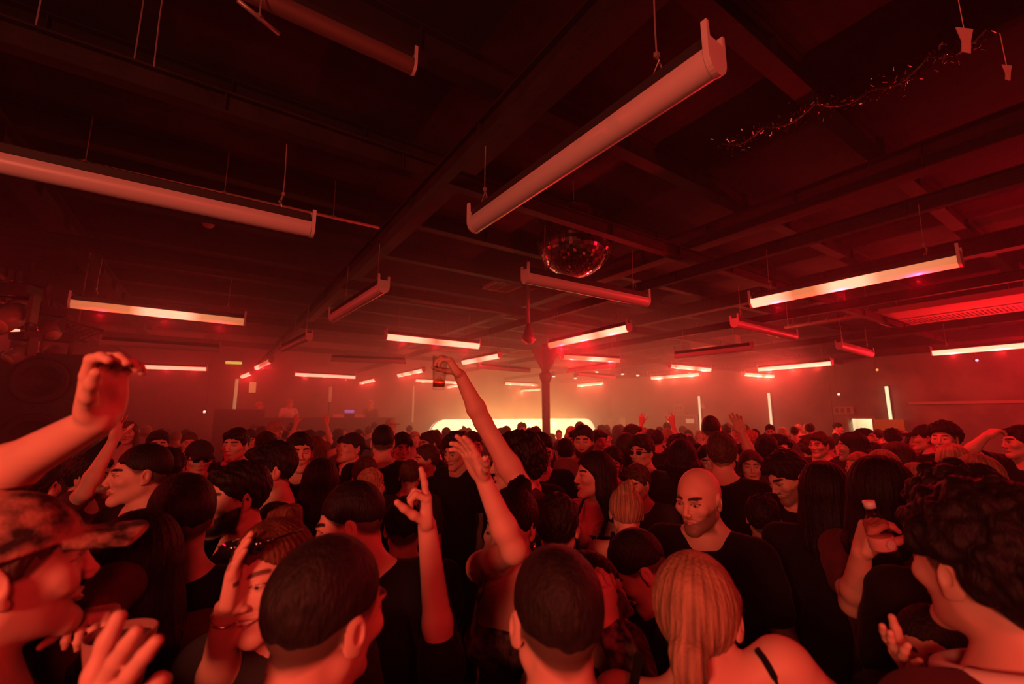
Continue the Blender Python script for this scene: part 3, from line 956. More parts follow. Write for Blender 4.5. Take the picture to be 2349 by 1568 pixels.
class Field:
    """rectilinear grid that gathers shapes and is turned into one closed surface"""

    def __init__(self):
        self.ops = []

    def cap(self, a, b, ra, rb=None, k=0.02, op='+'):
        self.ops.append(('cap', np.array(a, float), np.array(b, float), ra, ra if rb is None else rb, k, op))

    def chain(self, pts, rs, k=0.02, op='+'):
        for i in range(len(pts) - 1):
            self.cap(pts[i], pts[i + 1], rs[i], rs[i + 1], k, op)

    def ell(self, c, r, rot=None, k=0.02, op='+'):
        self.ops.append(('ell', np.array(c, float), np.array(r, float), rot, 0, k, op))

    def rbox(self, c, h, rot=None, r=0.01, k=0.02, op='+'):
        self.ops.append(('box', np.array(c, float), np.array(h, float), rot, r, k, op))

    def cut(self, fn, k=0.008):
        """keep only where fn(x, y, z) < 0"""
        self.ops.append(('fn', fn, None, None, 0, k, '&'))

    def bounds(self):
        lo, hi = V3(9, 9, 9), V3(-9, -9, -9)
        for o in self.ops:
            if o[6] != '+':
                continue
            if o[0] == 'cap':
                r = max(o[3], o[4])
                lo = np.minimum(lo, np.minimum(o[1], o[2]) - r); hi = np.maximum(hi, np.maximum(o[1], o[2]) + r)
            else:
                e = self.ext(o)
                lo = np.minimum(lo, o[1] - e); hi = np.maximum(hi, o[1] + e)
        return lo, hi

    @staticmethod
    def ext(o):
        h = o[2] + (o[4] if o[0] == 'box' else 0)
        if o[3] is None:
            return h
        Rm = np.abs(o[3])
        return Rm @ h if o[0] == 'box' else np.sqrt((Rm ** 2) @ (h ** 2))

    def surface(self, coarse, fine=None, zones=()):
        """zones: (lo, hi) boxes that are sampled at the fine step"""
        lo, hi = self.bounds()
        m = 0.012
        lo = lo - m; hi = hi + m
        axes = []
        for i in range(3):
            iv = sorted([(max(z[0][i], lo[i]), min(z[1][i], hi[i])) for z in zones if z[1][i] > lo[i] and z[0][i] < hi[i]])
            mer = []
            for a, b in iv:
                if mer and a <= mer[-1][1] + coarse:
                    mer[-1][1] = max(mer[-1][1], b)
                else:
                    mer.append([a, b])
            pts = [lo[i] - 2 * coarse]
            p = pts[0]
            while p < hi[i] + coarse:
                st = coarse
                for a, b in mer:
                    if a <= p < b:
                        st = fine
                        break
                    if p < a < p + coarse:
                        st = max(a - p, fine)
                        break
                p += st
                pts.append(p)
            axes.append(np.array(pts))
        X, Y, Z = axes
        D = np.full((len(X), len(Y), len(Z)), 0.5, dtype=np.float32)
        for o in self.ops:
            k = o[5]
            if o[0] == 'fn':
                f = o[1](X[:, None, None], Y[None, :, None], Z[None, None, :]) + np.zeros_like(D)
                h = np.maximum(k - np.abs(D - f), 0) / k
                D = np.maximum(D, f) + (h * h * k * .25)
                D = D.astype(np.float32)
                continue
            if o[0] == 'cap':
                r = max(o[3], o[4])
                a = np.minimum(o[1], o[2]) - r; b = np.maximum(o[1], o[2]) + r
            else:
                e = self.ext(o)
                a, b = o[1] - e, o[1] + e
            mg = k + 1.6 * coarse
            s = []
            for ax, l_, h_ in zip(axes, a - mg, b + mg):
                i0, i1 = np.searchsorted(ax, l_), np.searchsorted(ax, h_)
                s.append(slice(max(i0 - 1, 0), min(i1 + 1, len(ax))))
            x = X[s[0]][:, None, None]; y = Y[s[1]][None, :, None]; z = Z[s[2]][None, None, :]
            if x.size == 0 or y.size == 0 or z.size == 0:
                continue
            if o[0] == 'cap':
                A, B = o[1], o[2]
                ab = B - A
                L2 = float(ab @ ab) + 1e-12
                px, py, pz = x - A[0], y - A[1], z - A[2]
                t = np.clip((px * ab[0] + py * ab[1] + pz * ab[2]) / L2, 0, 1)
                d = np.sqrt((px - t * ab[0]) ** 2 + (py - t * ab[1]) ** 2 + (pz - t * ab[2]) ** 2) - (o[3] + (o[4] - o[3]) * t)
            else:
                px, py, pz = x - o[1][0], y - o[1][1], z - o[1][2]
                if o[3] is not None:
                    Rm = o[3]                       # columns = local axes
                    px, py, pz = (px * Rm[0, 0] + py * Rm[1, 0] + pz * Rm[2, 0],
                                  px * Rm[0, 1] + py * Rm[1, 1] + pz * Rm[2, 1],
                                  px * Rm[0, 2] + py * Rm[1, 2] + pz * Rm[2, 2])
                if o[0] == 'ell':
                    r = o[2]
                    k0 = np.sqrt((px / r[0]) ** 2 + (py / r[1]) ** 2 + (pz / r[2]) ** 2)
                    k1 = np.sqrt((px / r[0] ** 2) ** 2 + (py / r[1] ** 2) ** 2 + (pz / r[2] ** 2) ** 2) + 1e-9
                    d = k0 * (k0 - 1) / k1
                    d = np.where(k0 < 1e-3, -min(r), d)
                else:
                    qx, qy, qz = np.abs(px) - o[2][0], np.abs(py) - o[2][1], np.abs(pz) - o[2][2]
                    d = np.sqrt(np.maximum(qx, 0) ** 2 + np.maximum(qy, 0) ** 2 + np.maximum(qz, 0) ** 2) + np.minimum(np.maximum(qx, np.maximum(qy, qz)), 0) - o[4]
            sub = D[s[0], s[1], s[2]]
            if o[6] == '+':
                h = np.maximum(k - np.abs(sub - d), 0) / k
                D[s[0], s[1], s[2]] = np.minimum(sub, d) - h * h * k * .25
            else:
                h = np.maximum(k - np.abs(sub + d), 0) / k
                D[s[0], s[1], s[2]] = np.maximum(sub, -d) + h * h * k * .25
        return nets(D, X, Y, Z)


def nets(D, X, Y, Z):
    S = D < 0
    c = S[:-1, :-1, :-1].astype(np.int8)
    for dx, dy, dz in ((1, 0, 0), (0, 1, 0), (1, 1, 0), (0, 0, 1), (1, 0, 1), (0, 1, 1), (1, 1, 1)):
        c = c + S[dx:D.shape[0] - 1 + dx, dy:D.shape[1] - 1 + dy, dz:D.shape[2] - 1 + dz]
    act = np.argwhere((c > 0) & (c < 8))
    idx = np.full(c.shape, -1, dtype=np.int32)
    idx[act[:, 0], act[:, 1], act[:, 2]] = np.arange(len(act))
    i, j, k = act.T
    cs = {}
    for dx in (0, 1):
        for dy in (0, 1):
            for dz in (0, 1):
                cs[dx, dy, dz] = D[i + dx, j + dy, k + dz].astype(float)
    acc = np.zeros((len(act), 3)); cnt = np.zeros(len(act))
    for a in cs:
        for ax in range(3):
            if a[ax] == 1:
                continue
            b = list(a); b[ax] = 1; b = tuple(b)
            va, vb = cs[a], cs[b]
            m = (va < 0) != (vb < 0)
            t = np.where(m, va / np.where(m, va - vb, 1), 0)
            for q in range(3):
                acc[:, q] += np.where(m, t if q == ax else float(a[q]), 0)
            cnt += m
    acc /= cnt[:, None]
    co = np.stack([X[i] + acc[:, 0] * (X[i + 1] - X[i]), Y[j] + acc[:, 1] * (Y[j + 1] - Y[j]), Z[k] + acc[:, 2] * (Z[k + 1] - Z[k])], 1)
    quads = []
    for ax in range(3):
        sl0 = [slice(None)] * 3; sl1 = [slice(None)] * 3
        sl0[ax] = slice(0, -1); sl1[ax] = slice(1, None)
        e = S[tuple(sl0)] != S[tuple(sl1)]
        p = np.argwhere(e)
        o1, o2 = [q for q in range(3) if q != ax]
        ok = (p[:, o1] > 0) & (p[:, o2] > 0) & (p[:, o1] < c.shape[o1]) & (p[:, o2] < c.shape[o2])
        p = p[ok]
        neg = S[p[:, 0], p[:, 1], p[:, 2]]
        q = []
        for da, db in ((0, 0), (1, 0), (1, 1), (0, 1)):
            r = p.copy(); r[:, o1] -= da; r[:, o2] -= db
            q.append(idx[r[:, 0], r[:, 1], r[:, 2]])
        q = np.stack(q, 1)
        flip = neg if ax != 1 else ~neg
        q = np.where(flip[:, None], q, q[:, ::-1])
        quads.append(q)
    quads = np.concatenate(quads)
    quads = quads[(quads >= 0).all(1)]
    return co, quads


def relax(co, quads, n=1, f=0.5):
    for _ in range(n):
        acc = np.zeros_like(co); cnt = np.zeros(len(co))
        for a in range(4):
            for b in ((a + 1) % 4, (a + 3) % 4):
                np.add.at(acc, quads[:, a], co[quads[:, b]])
                np.add.at(cnt, quads[:, a], 1)
        co = co * (1 - f) + f * acc / np.maximum(cnt, 1)[:, None]
    return co


def wob(co, f, seed=0.0):
    """cheap smooth pseudo noise in -1..1, vectorised"""
    x, y, z = co[:, 0] * f + seed, co[:, 1] * f - seed * .7, co[:, 2] * f + seed * 1.3
    return (np.sin(x + 1.7 * np.sin(y * .9 + .5 * z)) * np.cos(1.3 * y + np.sin(z + x * .4)) + .6 * np.sin(2.3 * z + 1.9 * np.sin(1.1 * x) + 1.2 * y)) / 1.5


def normals_np(co, quads):
    n = np.cross(co[quads[:, 2]] - co[quads[:, 0]], co[quads[:, 3]] - co[quads[:, 1]])
    vn = np.zeros_like(co)
    for a in range(4):
        np.add.at(vn, quads[:, a], n)
    return vn / (np.linalg.norm(vn, axis=1)[:, None] + 1e-9)


def rotm(yaw=0, pitch=0, roll=0):
    """pitch > 0 tips the face down, yaw > 0 turns it to the person's own left"""
    M = Matrix.Rotation(R(yaw), 3, 'Z') @ Matrix.Rotation(R(pitch), 3, 'X') @ Matrix.Rotation(R(roll), 3, 'Y')
    return np.array(M)


# ------------------------------------------------------------------ people
SKIN = (0.62, 0.36, 0.27)
HC = {'black': (0.008, 0.005, 0.005), 'dark': (0.018, 0.011, 0.009), 'brown': (0.06, 0.03, 0.02), 'auburn': (0.14, 0.045, 0.025),
      'fair': (0.38, 0.22, 0.13), 'blonde': (0.5, 0.34, 0.2), 'grey': (0.3, 0.28, 0.27)}
skinm = mat('skin', SKIN, 0.52, spec=0.35, attr='tone', bump=(900, 0.06, (1, 1, 1)))
hairm = mat('hair', HC['dark'], 0.55, spec=0.25, attr='tone', bump=(160, 0.55, (1, 1, .25)))


def cloth(name, col, pattern=None):
    return mat('cloth_' + name, col, 0.9, spec=0.12, sheen=0.04, bump=(14, 0.35, (1, 1, .6)), var=pattern)


CL = {
    'black': cloth('black', (0.008, 0.007, 0.007)), 'charcoal': cloth('charcoal', (0.035, 0.03, 0.03)),
    'maroon': cloth('maroon', (0.09, 0.02, 0.02)), 'grey': cloth('grey', (0.13, 0.11, 0.11)),
    'white': cloth('white', (0.62, 0.56, 0.53)), 'cream': cloth('cream', (0.5, 0.4, 0.33)),
    'navy': cloth('navy', (0.02, 0.02, 0.03)), 'floral': cloth('floral', (0.38, 0.25, 0.2), (22, (0.04, 0.02, 0.02), (1, 1, 1))),
    'jacquard': cloth('jacquard', (0.25, 0.16, 0.14), (30, (0.02, 0.012, 0.012), (1, 1, 1))),
    'denim': cloth('denim', (0.05, 0.05, 0.07)),
}
HEAD_C = V3(0, -0.005, 1.63)
PIVOT = V3(0, 0.025, 1.52)


def curve_zb(style):
    if style in ('fade', 'crop'):
        return [(-.1, .058), (-.07, .048), (-.05, .03), (-.02, .012), (.0, .012), (.03, .004), (.07, -.012), (.11, -.02)]
    if style == 'curly':
        return [(-.1, .056), (-.06, .045), (-.045, .032), (.03, .03), (.048, -.02), (.11, -.08)]
    if style == 'recede':
        return [(-.1, .075), (-.06, .07), (-.03, .04), (-.01, .01), (.02, .0), (.05, -.03), (.11, -.05)]
    return [(-.1, .056), (-.07, .046), (-.05, .02), (-.025, -.008), (.0, -.006), (.02, -.02), (.045, -.05), (.11, -.085)]


def head_shape(F, T, Rm, opt, fine):
    """adds head and neck; T(p) maps head space to body space"""
    e = lambda c, r, k=.02, op='+', rot=None: F.ell(T(c), r, Rm if rot is None else Rm @ rot, k, op)
    c = lambda a, b, ra, rb=None, k=.02, op='+': F.cap(T(a), T(b), ra, rb, k, op)
    fem = opt.get('fem', False)
    j = 0.9 if fem else 1.0
    e((0, .014, .022), (.076, .096, .092), .01)
    e((0, -.028, -.028), (.059 * (1 if not fem else .97), .064, .08), .03)
    for s in (-1, 1):
        c((s * .048 * j, .0, -.058), (s * .014, -.074, -.104), .0155, .0155, .028)
        e((s * .043, -.062, -.022), (.02, .02, .018), .02)
    e((0, -.0785, -.105), (.02 * j, .0165, .0165), .018)
    if not fem:
        c((-.034, -.087, .018), (.034, -.087, .018), .009, .009, .016)
    for s in (-1, 1):                            # eye sockets, then lids
        e((s * .031, -.1, .0), (.017, .016, .011), .012, '-')
        e((s * .031, -.0755, -.001), (.0145, .0125, .0115), .004)
    c((0, -.088, .012), (0, -.107, -.029), .0072, .0088, .012)
    e((0, -.108, -.031), (.0086, .0085, .0078), .006)
    for s in (-1, 1):
        e((s * .0115, -.101, -.036), (.0075, .0095, .0065), .006)
    sm = opt.get('smile', 0)
    w_ = .022 + .008 * sm
    for s in (-1, 1):
        c((0, -.0935, -.0605), (s * w_, -.083, -.063 + .006 * sm), .0045, .003, .007)
        c((0, -.092, -.0705), (s * w_ * .9, -.084, -.066 + .005 * sm), .005, .003, .007)
    if sm:
        c((-w_ * .8, -.098, -.0645), (w_ * .8, -.098, -.0645), .0035 * sm, None, .003, '-')
        for s in (-1, 1):
            e((s * .04, -.072, -.036), (.016, .014, .014), .014)
    else:
        c((-.024, -.098, -.0652), (.024, -.098, -.0652), .0014, None, .003, '-')
    for s in (-1, 1):                            # ears
        rot = rotm(s * 18, 0, 0)
        e((s * .079, .012, -.008), (.0075, .019, .031), .008, '+', rot)
        e((s * .0855, .0085, -.002), (.005, .0085, .015), .004, '-', rot)
        e((s * .078, .0, -.033), (.006, .008, .009), .006)
    if opt.get('beard', 0) > .5:
        e((0, -.068, -.098), (.036, .032, .034), .02)
        for s in (-1, 1):
            c((s * .055, -.006, -.05), (s * .03, -.058, -.09), .02, .024, .02)
        e((0, -.098, -.05), (.024, .009, .007), .008)


def hairline(style, q):
    """height above the hair boundary in head space (positive = hair)"""
    zb = curve_zb(style)
    ys = [a for a, _ in zb]; zs = [b for _, b in zb]
    lim = np.interp(q[:, 1], ys, zs)
    return q[:, 2] - lim


def head_colors(co, Ti, opt, skin):
    """pigment of skin, brows, lips, eyes, stubble"""
    q = Ti(co)
    col = np.tile(np.array(skin), (len(co), 1))
    inh = (np.abs(q[:, 0]) < .1) & (q[:, 2] > -.14) & (q[:, 1] > -.13) & (q[:, 1] < .13) & (q[:, 2] < .13)
    ax = np.abs(q[:, 0])
    front = q[:, 1] < -.06

    def mix(m, c2):
        m = np.clip(m, 0, 1)[:, None]
        return col * (1 - m) + np.array(c2) * m
    hc = np.array(HC[opt.get('hc', 'dark')])
    dbrow = np.sqrt(np.maximum(ax - .046, 0) ** 2 + np.maximum(.015 - ax, 0) ** 2 + (q[:, 2] - (.0225 + .0035 * np.sin((ax - .012) * 75))) ** 2)
    col = mix(((.0065 - dbrow) / .003) * front, hc * .7 + .01)
    eh = .0055 if not opt.get('smile') else .0036
    deye = ((ax - .031) / .0135) ** 2 + ((q[:, 2] + .001) / eh) ** 2
    col = mix((1.15 - deye) * 3 * front, (.36, .27, .23))
    lid = ((ax - .031) / .0155) ** 2 + ((q[:, 2] - .0022) / (eh * .8)) ** 2
    col = mix((1.1 - np.abs(lid - 1) * 2.2) * (q[:, 2] > .001) * front, (.03, .015, .012))
    iris = np.sqrt((ax - .031) ** 2 + (q[:, 2] + .001) ** 2)
    col = mix((.0058 - iris) / .002 * (deye < 1.2) * front, (.03, .015, .01))
    dl = ((ax) / .024) ** 2 + ((q[:, 2] + .0655) / .0085) ** 2
    col = mix((1.1 - dl) * 2.2 * front, (.36, .12, .1) if opt.get('fem') else (.43, .2, .16))
    if opt.get('smile'):
        dt = (ax / .021) ** 2 + ((q[:, 2] + .0645) / .0035) ** 2
        col = mix((1.1 - dt) * 4 * front, (.75, .68, .6))
    st = opt.get('hair', 'short')
    hl = hairline('full' if st in ('fade', 'crop', 'buzz', 'cap') else 'full', q)
    if st in ('fade', 'crop', 'buzz', 'short', 'recede', 'cap', 'flop', 'curly'):
        amt = {'buzz': .96, 'recede': .3}.get(st, .85)
        wv = .006 * wob(q, 60, 2.0)
        m = np.clip((hl + wv + (.0 if st != 'fade' else -.004)) / (.018 if st in ('fade', 'crop') else .01), 0, 1) * amt * (ax * 0 + 1)
        ear = (ax > .0765) & (np.abs(q[:, 1] - .01) < .024) & (q[:, 2] < .03) & (q[:, 2] > -.05)
        col = mix(m * inh * (~ear), hc)
    if opt.get('beard', 0):
        lim = np.interp(ax, [0, .012, .022, .03, .05, .07, .085], [-.044, -.045, -.052, -.058, -.045, -.02, .01])
        m = np.clip((lim - q[:, 2] + .002 * wob(q, 150)) / .009, 0, 1) * np.clip((.004 - q[:, 1]) / .012, 0, 1) * np.clip((q[:, 2] + .135) / .02, 0, 1)
        m = m * np.clip((dl - 1.0) / .6, 0, 1)
        col = mix(m * min(1, opt['beard'] * 1.5), hc)
    col[~inh] = skin
    return col * (1 + .05 * wob(co, 40)[:, None])


def build_hair(T, Ti, Rm, opt, fine, parent, seed):
    st = opt.get('hair', 'short')
    if st in ('bald', 'none'):
        return None
    hc = np.array(HC[opt.get('hc', 'dark')])
    F = Field()
    rng = random.Random(seed)
    th = {'short': .016, 'fade': .012, 'crop': .015, 'buzz': .0045, 'recede': .008, 'curly': .026, 'flop': .02, 'long': .017, 'pony': .008, 'bun': .009, 'cap': .004, 'bob': .018, 'sleek': .007}[st]
    e = lambda c, r, k=.02, op='+': F.ell(T(c), r, Rm, k, op)
    c = lambda a, b, ra, rb=None, k=.02, op='+': F.cap(T(a), T(b), ra, rb, k, op)
    if st in ('fade', 'crop', 'short', 'flop', 'recede'):
        k_ = {'fade': .35, 'crop': .4, 'short': .55, 'flop': .55, 'recede': .5}[st]
        e((0, .018, .022 + th * (1 - k_) * 1.5), (.076 + th * k_, .095 + th * k_, .092 + th * k_), .01)
        th2 = th
    else:
        e((0, .016, .022), (.076 + th, .096 + th, .092 + th * (1.0 if st != 'bob' else .8)), .01)
    style = st if st in ('fade', 'crop', 'recede', 'curly') else 'full'
    zb = curve_zb(style)
    ys = np.array([a for a, _ in zb]); zs = np.array([b for _, b in zb])
    Ri = Rm.T
    c0 = T((0, 0, 0))

    def keep(x, y, z):
        dx, dy, dz = x - c0[0], y - c0[1], z - c0[2]
        qy = dx * Ri[1, 0] + dy * Ri[1, 1] + dz * Ri[1, 2]
        qz = dx * Ri[2, 0] + dy * Ri[2, 1] + dz * Ri[2, 2]
        qx = dx * Ri[0, 0] + dy * Ri[0, 1] + dz * Ri[0, 2]
        wv = .004 * np.sin(qx * 95 + seed) + .003 * np.sin(qx * 210 + 2 * seed)
        return (np.interp(qy, ys, zs) - qz + wv) * .8
    F.cut(keep, .012)
    if st in ('short', 'flop', 'crop'):
        for _ in range(16 if fine < .006 else 6):
            a = rng.uniform(-1, 1); b = rng.uniform(-.9, .8)
            lift = .012 if st != 'flop' else .02
            e((a * .052, b * .075 - .005, .098 - .03 * a * a - .02 * b * b), (.024, .03, .014 + lift * .3), .02)
    if st == 'flop':
        for s in (-1, 1):
            c((s * .012, -.055, .105), (s * .055, -.082, .052), .022, .012, .02)
            c((s * .04, -.03, .1), (s * .078, -.03, .03), .022, .014, .02)
    if st == 'curly':
        n = 150 if fine < .005 else (70 if fine < .007 else 24)
        for _ in range(n):
            z = rng.uniform(-.35, 1); t = rng.uniform(0, 6.283)
            h = math.sqrt(max(0, 1 - z * z))
            p = (h * math.cos(t) * .095, .016 + h * math.sin(t) * .112, .026 + z * .108)
            if p[1] < -.045 and p[2] < .07: continue
            if p[1] < .045 and p[2] < .035 and abs(p[0]) > .03: continue
            r = rng.uniform(.013, .024)
            e(p, (r, r, r), .008)
    if st in ('long', 'bob'):
        dep = opt.get('len', .42 if st == 'long' else .13)
        for t in np.linspace(-1, 1, 9):
            a = t * 1.75
            top = (math.sin(a) * .07, .016 + math.cos(a) * .075, .0)
            low = (math.sin(a) * (.085 + .03 * (dep > .2)), .035 + math.cos(a) * .065, -dep * (1 - .16 * abs(t)))
            mid = (math.sin(a) * .092, .02 + math.cos(a) * .09, -dep * .4)
            c(top, mid, .026, .03, .018)
            c(mid, low, .03, .018, .018)
    if st == 'pony':
        c((0, .1, .0), (0, .125, -.055), .026, .03, .015)
        e((0, .122, -.03), (.034, .028, .026), .012)
        c((0, .128, -.06), (.004, .115, -.16), .027, .016, .014)
        for i in range(10):
            a = rng.uniform(0, 6.28)
            e((.02 * math.cos(a), .13 + .01 * math.sin(a), -.035 - .008 * i), (.013, .012, .02), .008)
        for s in (-1, 1):
            for t in (.2, .5, .8):
                c((s * .072, -.02 + .02 * t, .05 - .05 * t), (s * .02, .105, -.02 - .01 * t), .011, .012, .012)
    if st == 'bun':
        e((0, .07, .105), (.04, .04, .036), .012)
        for i in range(8):
            a = rng.uniform(0, 6.28)
            e((.026 * math.cos(a), .072 + .026 * math.sin(a), .112 + rng.uniform(-.02, .02)), (.017, .017, .017), .008)
    # keep the hair off the face
    if st in ('long', 'bob', 'curly'):
        e((0, -.085, -.03), (.058, .07, .085), .02, '-')
    lo, hi = F.bounds()
    if st in ('long', 'bob', 'pony'):
        co, qd = F.surface(max(fine * 1.25, .004))
    else:
        co, qd = F.surface(max(fine, .0035))
    q = Ti(co)
    n = normals_np(co, qd)
    if st in ('long', 'bob', 'pony', 'sleek', 'bun'):
        ang = np.arctan2(q[:, 0], q[:, 1] + .02)
        s_ = np.sin(ang * 34 + 2 * np.sin(q[:, 2] * 20)) * .5 + .5 * np.sin(ang * 71 + seed)
        co = co + n * (s_ * .0018)[:, None]
        tone = .78 + .3 * s_ + .28 * wob(q * np.array([1, 1, .25]), 60, seed)
    else:
        f = 110 if st != 'buzz' else 300
        s_ = wob(q * np.array([1, 1, .5]), f, seed)
        s_ = s_ + .5 * wob(q * np.array([1, 1, .4]), f * 2.3, seed + 3)
        co = co + n * (s_ * (.0036 if st not in ('buzz', 'fade') else .0008))[:, None]
        tone = 1 + .3 * s_
    col = np.clip(hc[None, :] * np.clip(tone, .3, 2)[:, None], 0, 1)
    o = link_np('hair', co, qd, hairm, parent, col)
    return o


FINGERS = [(.031, .070), (.0105, .079), (-.0105, .073), (-.030, .058)]
CURLS = {'open': [(8, 12, 8)] * 4, 'relaxed': [(22, 32, 22), (28, 38, 25), (34, 42, 28), (38, 45, 30)],
         'fist': [(75, 95, 55)] * 4, 'point': [(4, 6, 4), (70, 90, 50), (75, 90, 50), (78, 90, 50)],
         'hold': [(38, 48, 30), (42, 50, 32), (46, 52, 34), (50, 52, 34)], 'claw': [(18, 50, 35), (24, 55, 35), (30, 60, 38), (34, 60, 38)],
         'splay': [(2, 10, 8), (5, 12, 8), (12, 22, 15), (16, 30, 20)], 'two': [(3, 6, 4), (3, 6, 4), (60, 80, 45), (68, 85, 48)],
         'loop': [(48, 62, 40), (12, 25, 18), (20, 32, 22), (30, 40, 28)]}


def hand_shape(F, w, f, n, side, curl='relaxed', s=1.0, thumb=None, splay=6):
    """w wrist, f towards the fingers, n the way the palm faces, side +1 when the thumb lies towards f x n"""
    f = np.array(f, float); f /= np.linalg.norm(f)
    n = np.array(n, float); n = n - f * (n @ f); n /= np.linalg.norm(n)
    t = np.cross(f, n) * side
    Rm = np.stack([t, f, n], 1)
    w = np.array(w, float)
    F.rbox(w + f * .048 * s, V3(.026, .034, .004) * s, Rm, .011 * s, .016)
    F.ell(w + f * .03 * s + t * .022 * s + n * .006 * s, V3(.016, .028, .014) * s, Rm, .012)
    F.ell(w + f * .035 * s - t * .024 * s + n * .005 * s, V3(.014, .03, .012) * s, Rm, .012)
    tips = []
    cu = CURLS[curl] if isinstance(curl, str) else curl
    for i, (off, ln) in enumerate(FINGERS):
        p = w + f * (.083 - .1 * abs(off) * (1 if off < 0 else .4)) * s + t * off * s
        a = 0.0
        sp = R(splay * off / .03)
        fd = f * math.cos(sp) + t * math.sin(sp)
        r = [.0098, .0092, .0082, .0072]
        for q in range(3):
            a += R(cu[i][q])
            d = fd * math.cos(a) + n * math.sin(a)
            L = ln * (.46, .30, .24)[q] * s
            F.cap(p, p + d * L, r[q] * s, r[q + 1] * s, .004)
            p = p + d * L
        tips.append(p)
    th = thumb or (.62, .7, .3)
    p = w + f * .022 * s + t * .026 * s + n * .004 * s
    d = t * th[0] + f * th[1] + n * th[2]; d /= np.linalg.norm(d)
    for q, L in enumerate((.044, .034, .026)):
        F.cap(p, p + d * L * s, (.0135, .0115, .0098)[q] * s, (.0115, .0098, .0085)[q] * s, .008)
        p = p + d * L * s
        d = d * .93 + f * .22 + n * .1; d /= np.linalg.norm(d)
    tips.append(p)
    return tips


ARM_POSES = {
    'down': ((.222, .03, 1.14), (.222, -.04, .89), (0, -.1, -1), (-1, 0, 0), 'relaxed'),
    'front': ((.25, .0, 1.16), (.13, -.25, 1.16), (-.3, -.8, .35), (-.2, .1, -1), 'relaxed'),
    'chest': ((.25, -.04, 1.17), (.09, -.2, 1.32), (-.5, -.4, .7), (-.5, -.6, 0), 'claw'),
    'up': ((.27, -.14, 1.58), (.2, -.2, 1.84), (0, -.1, 1), (0, -1, 0), 'open'),
}


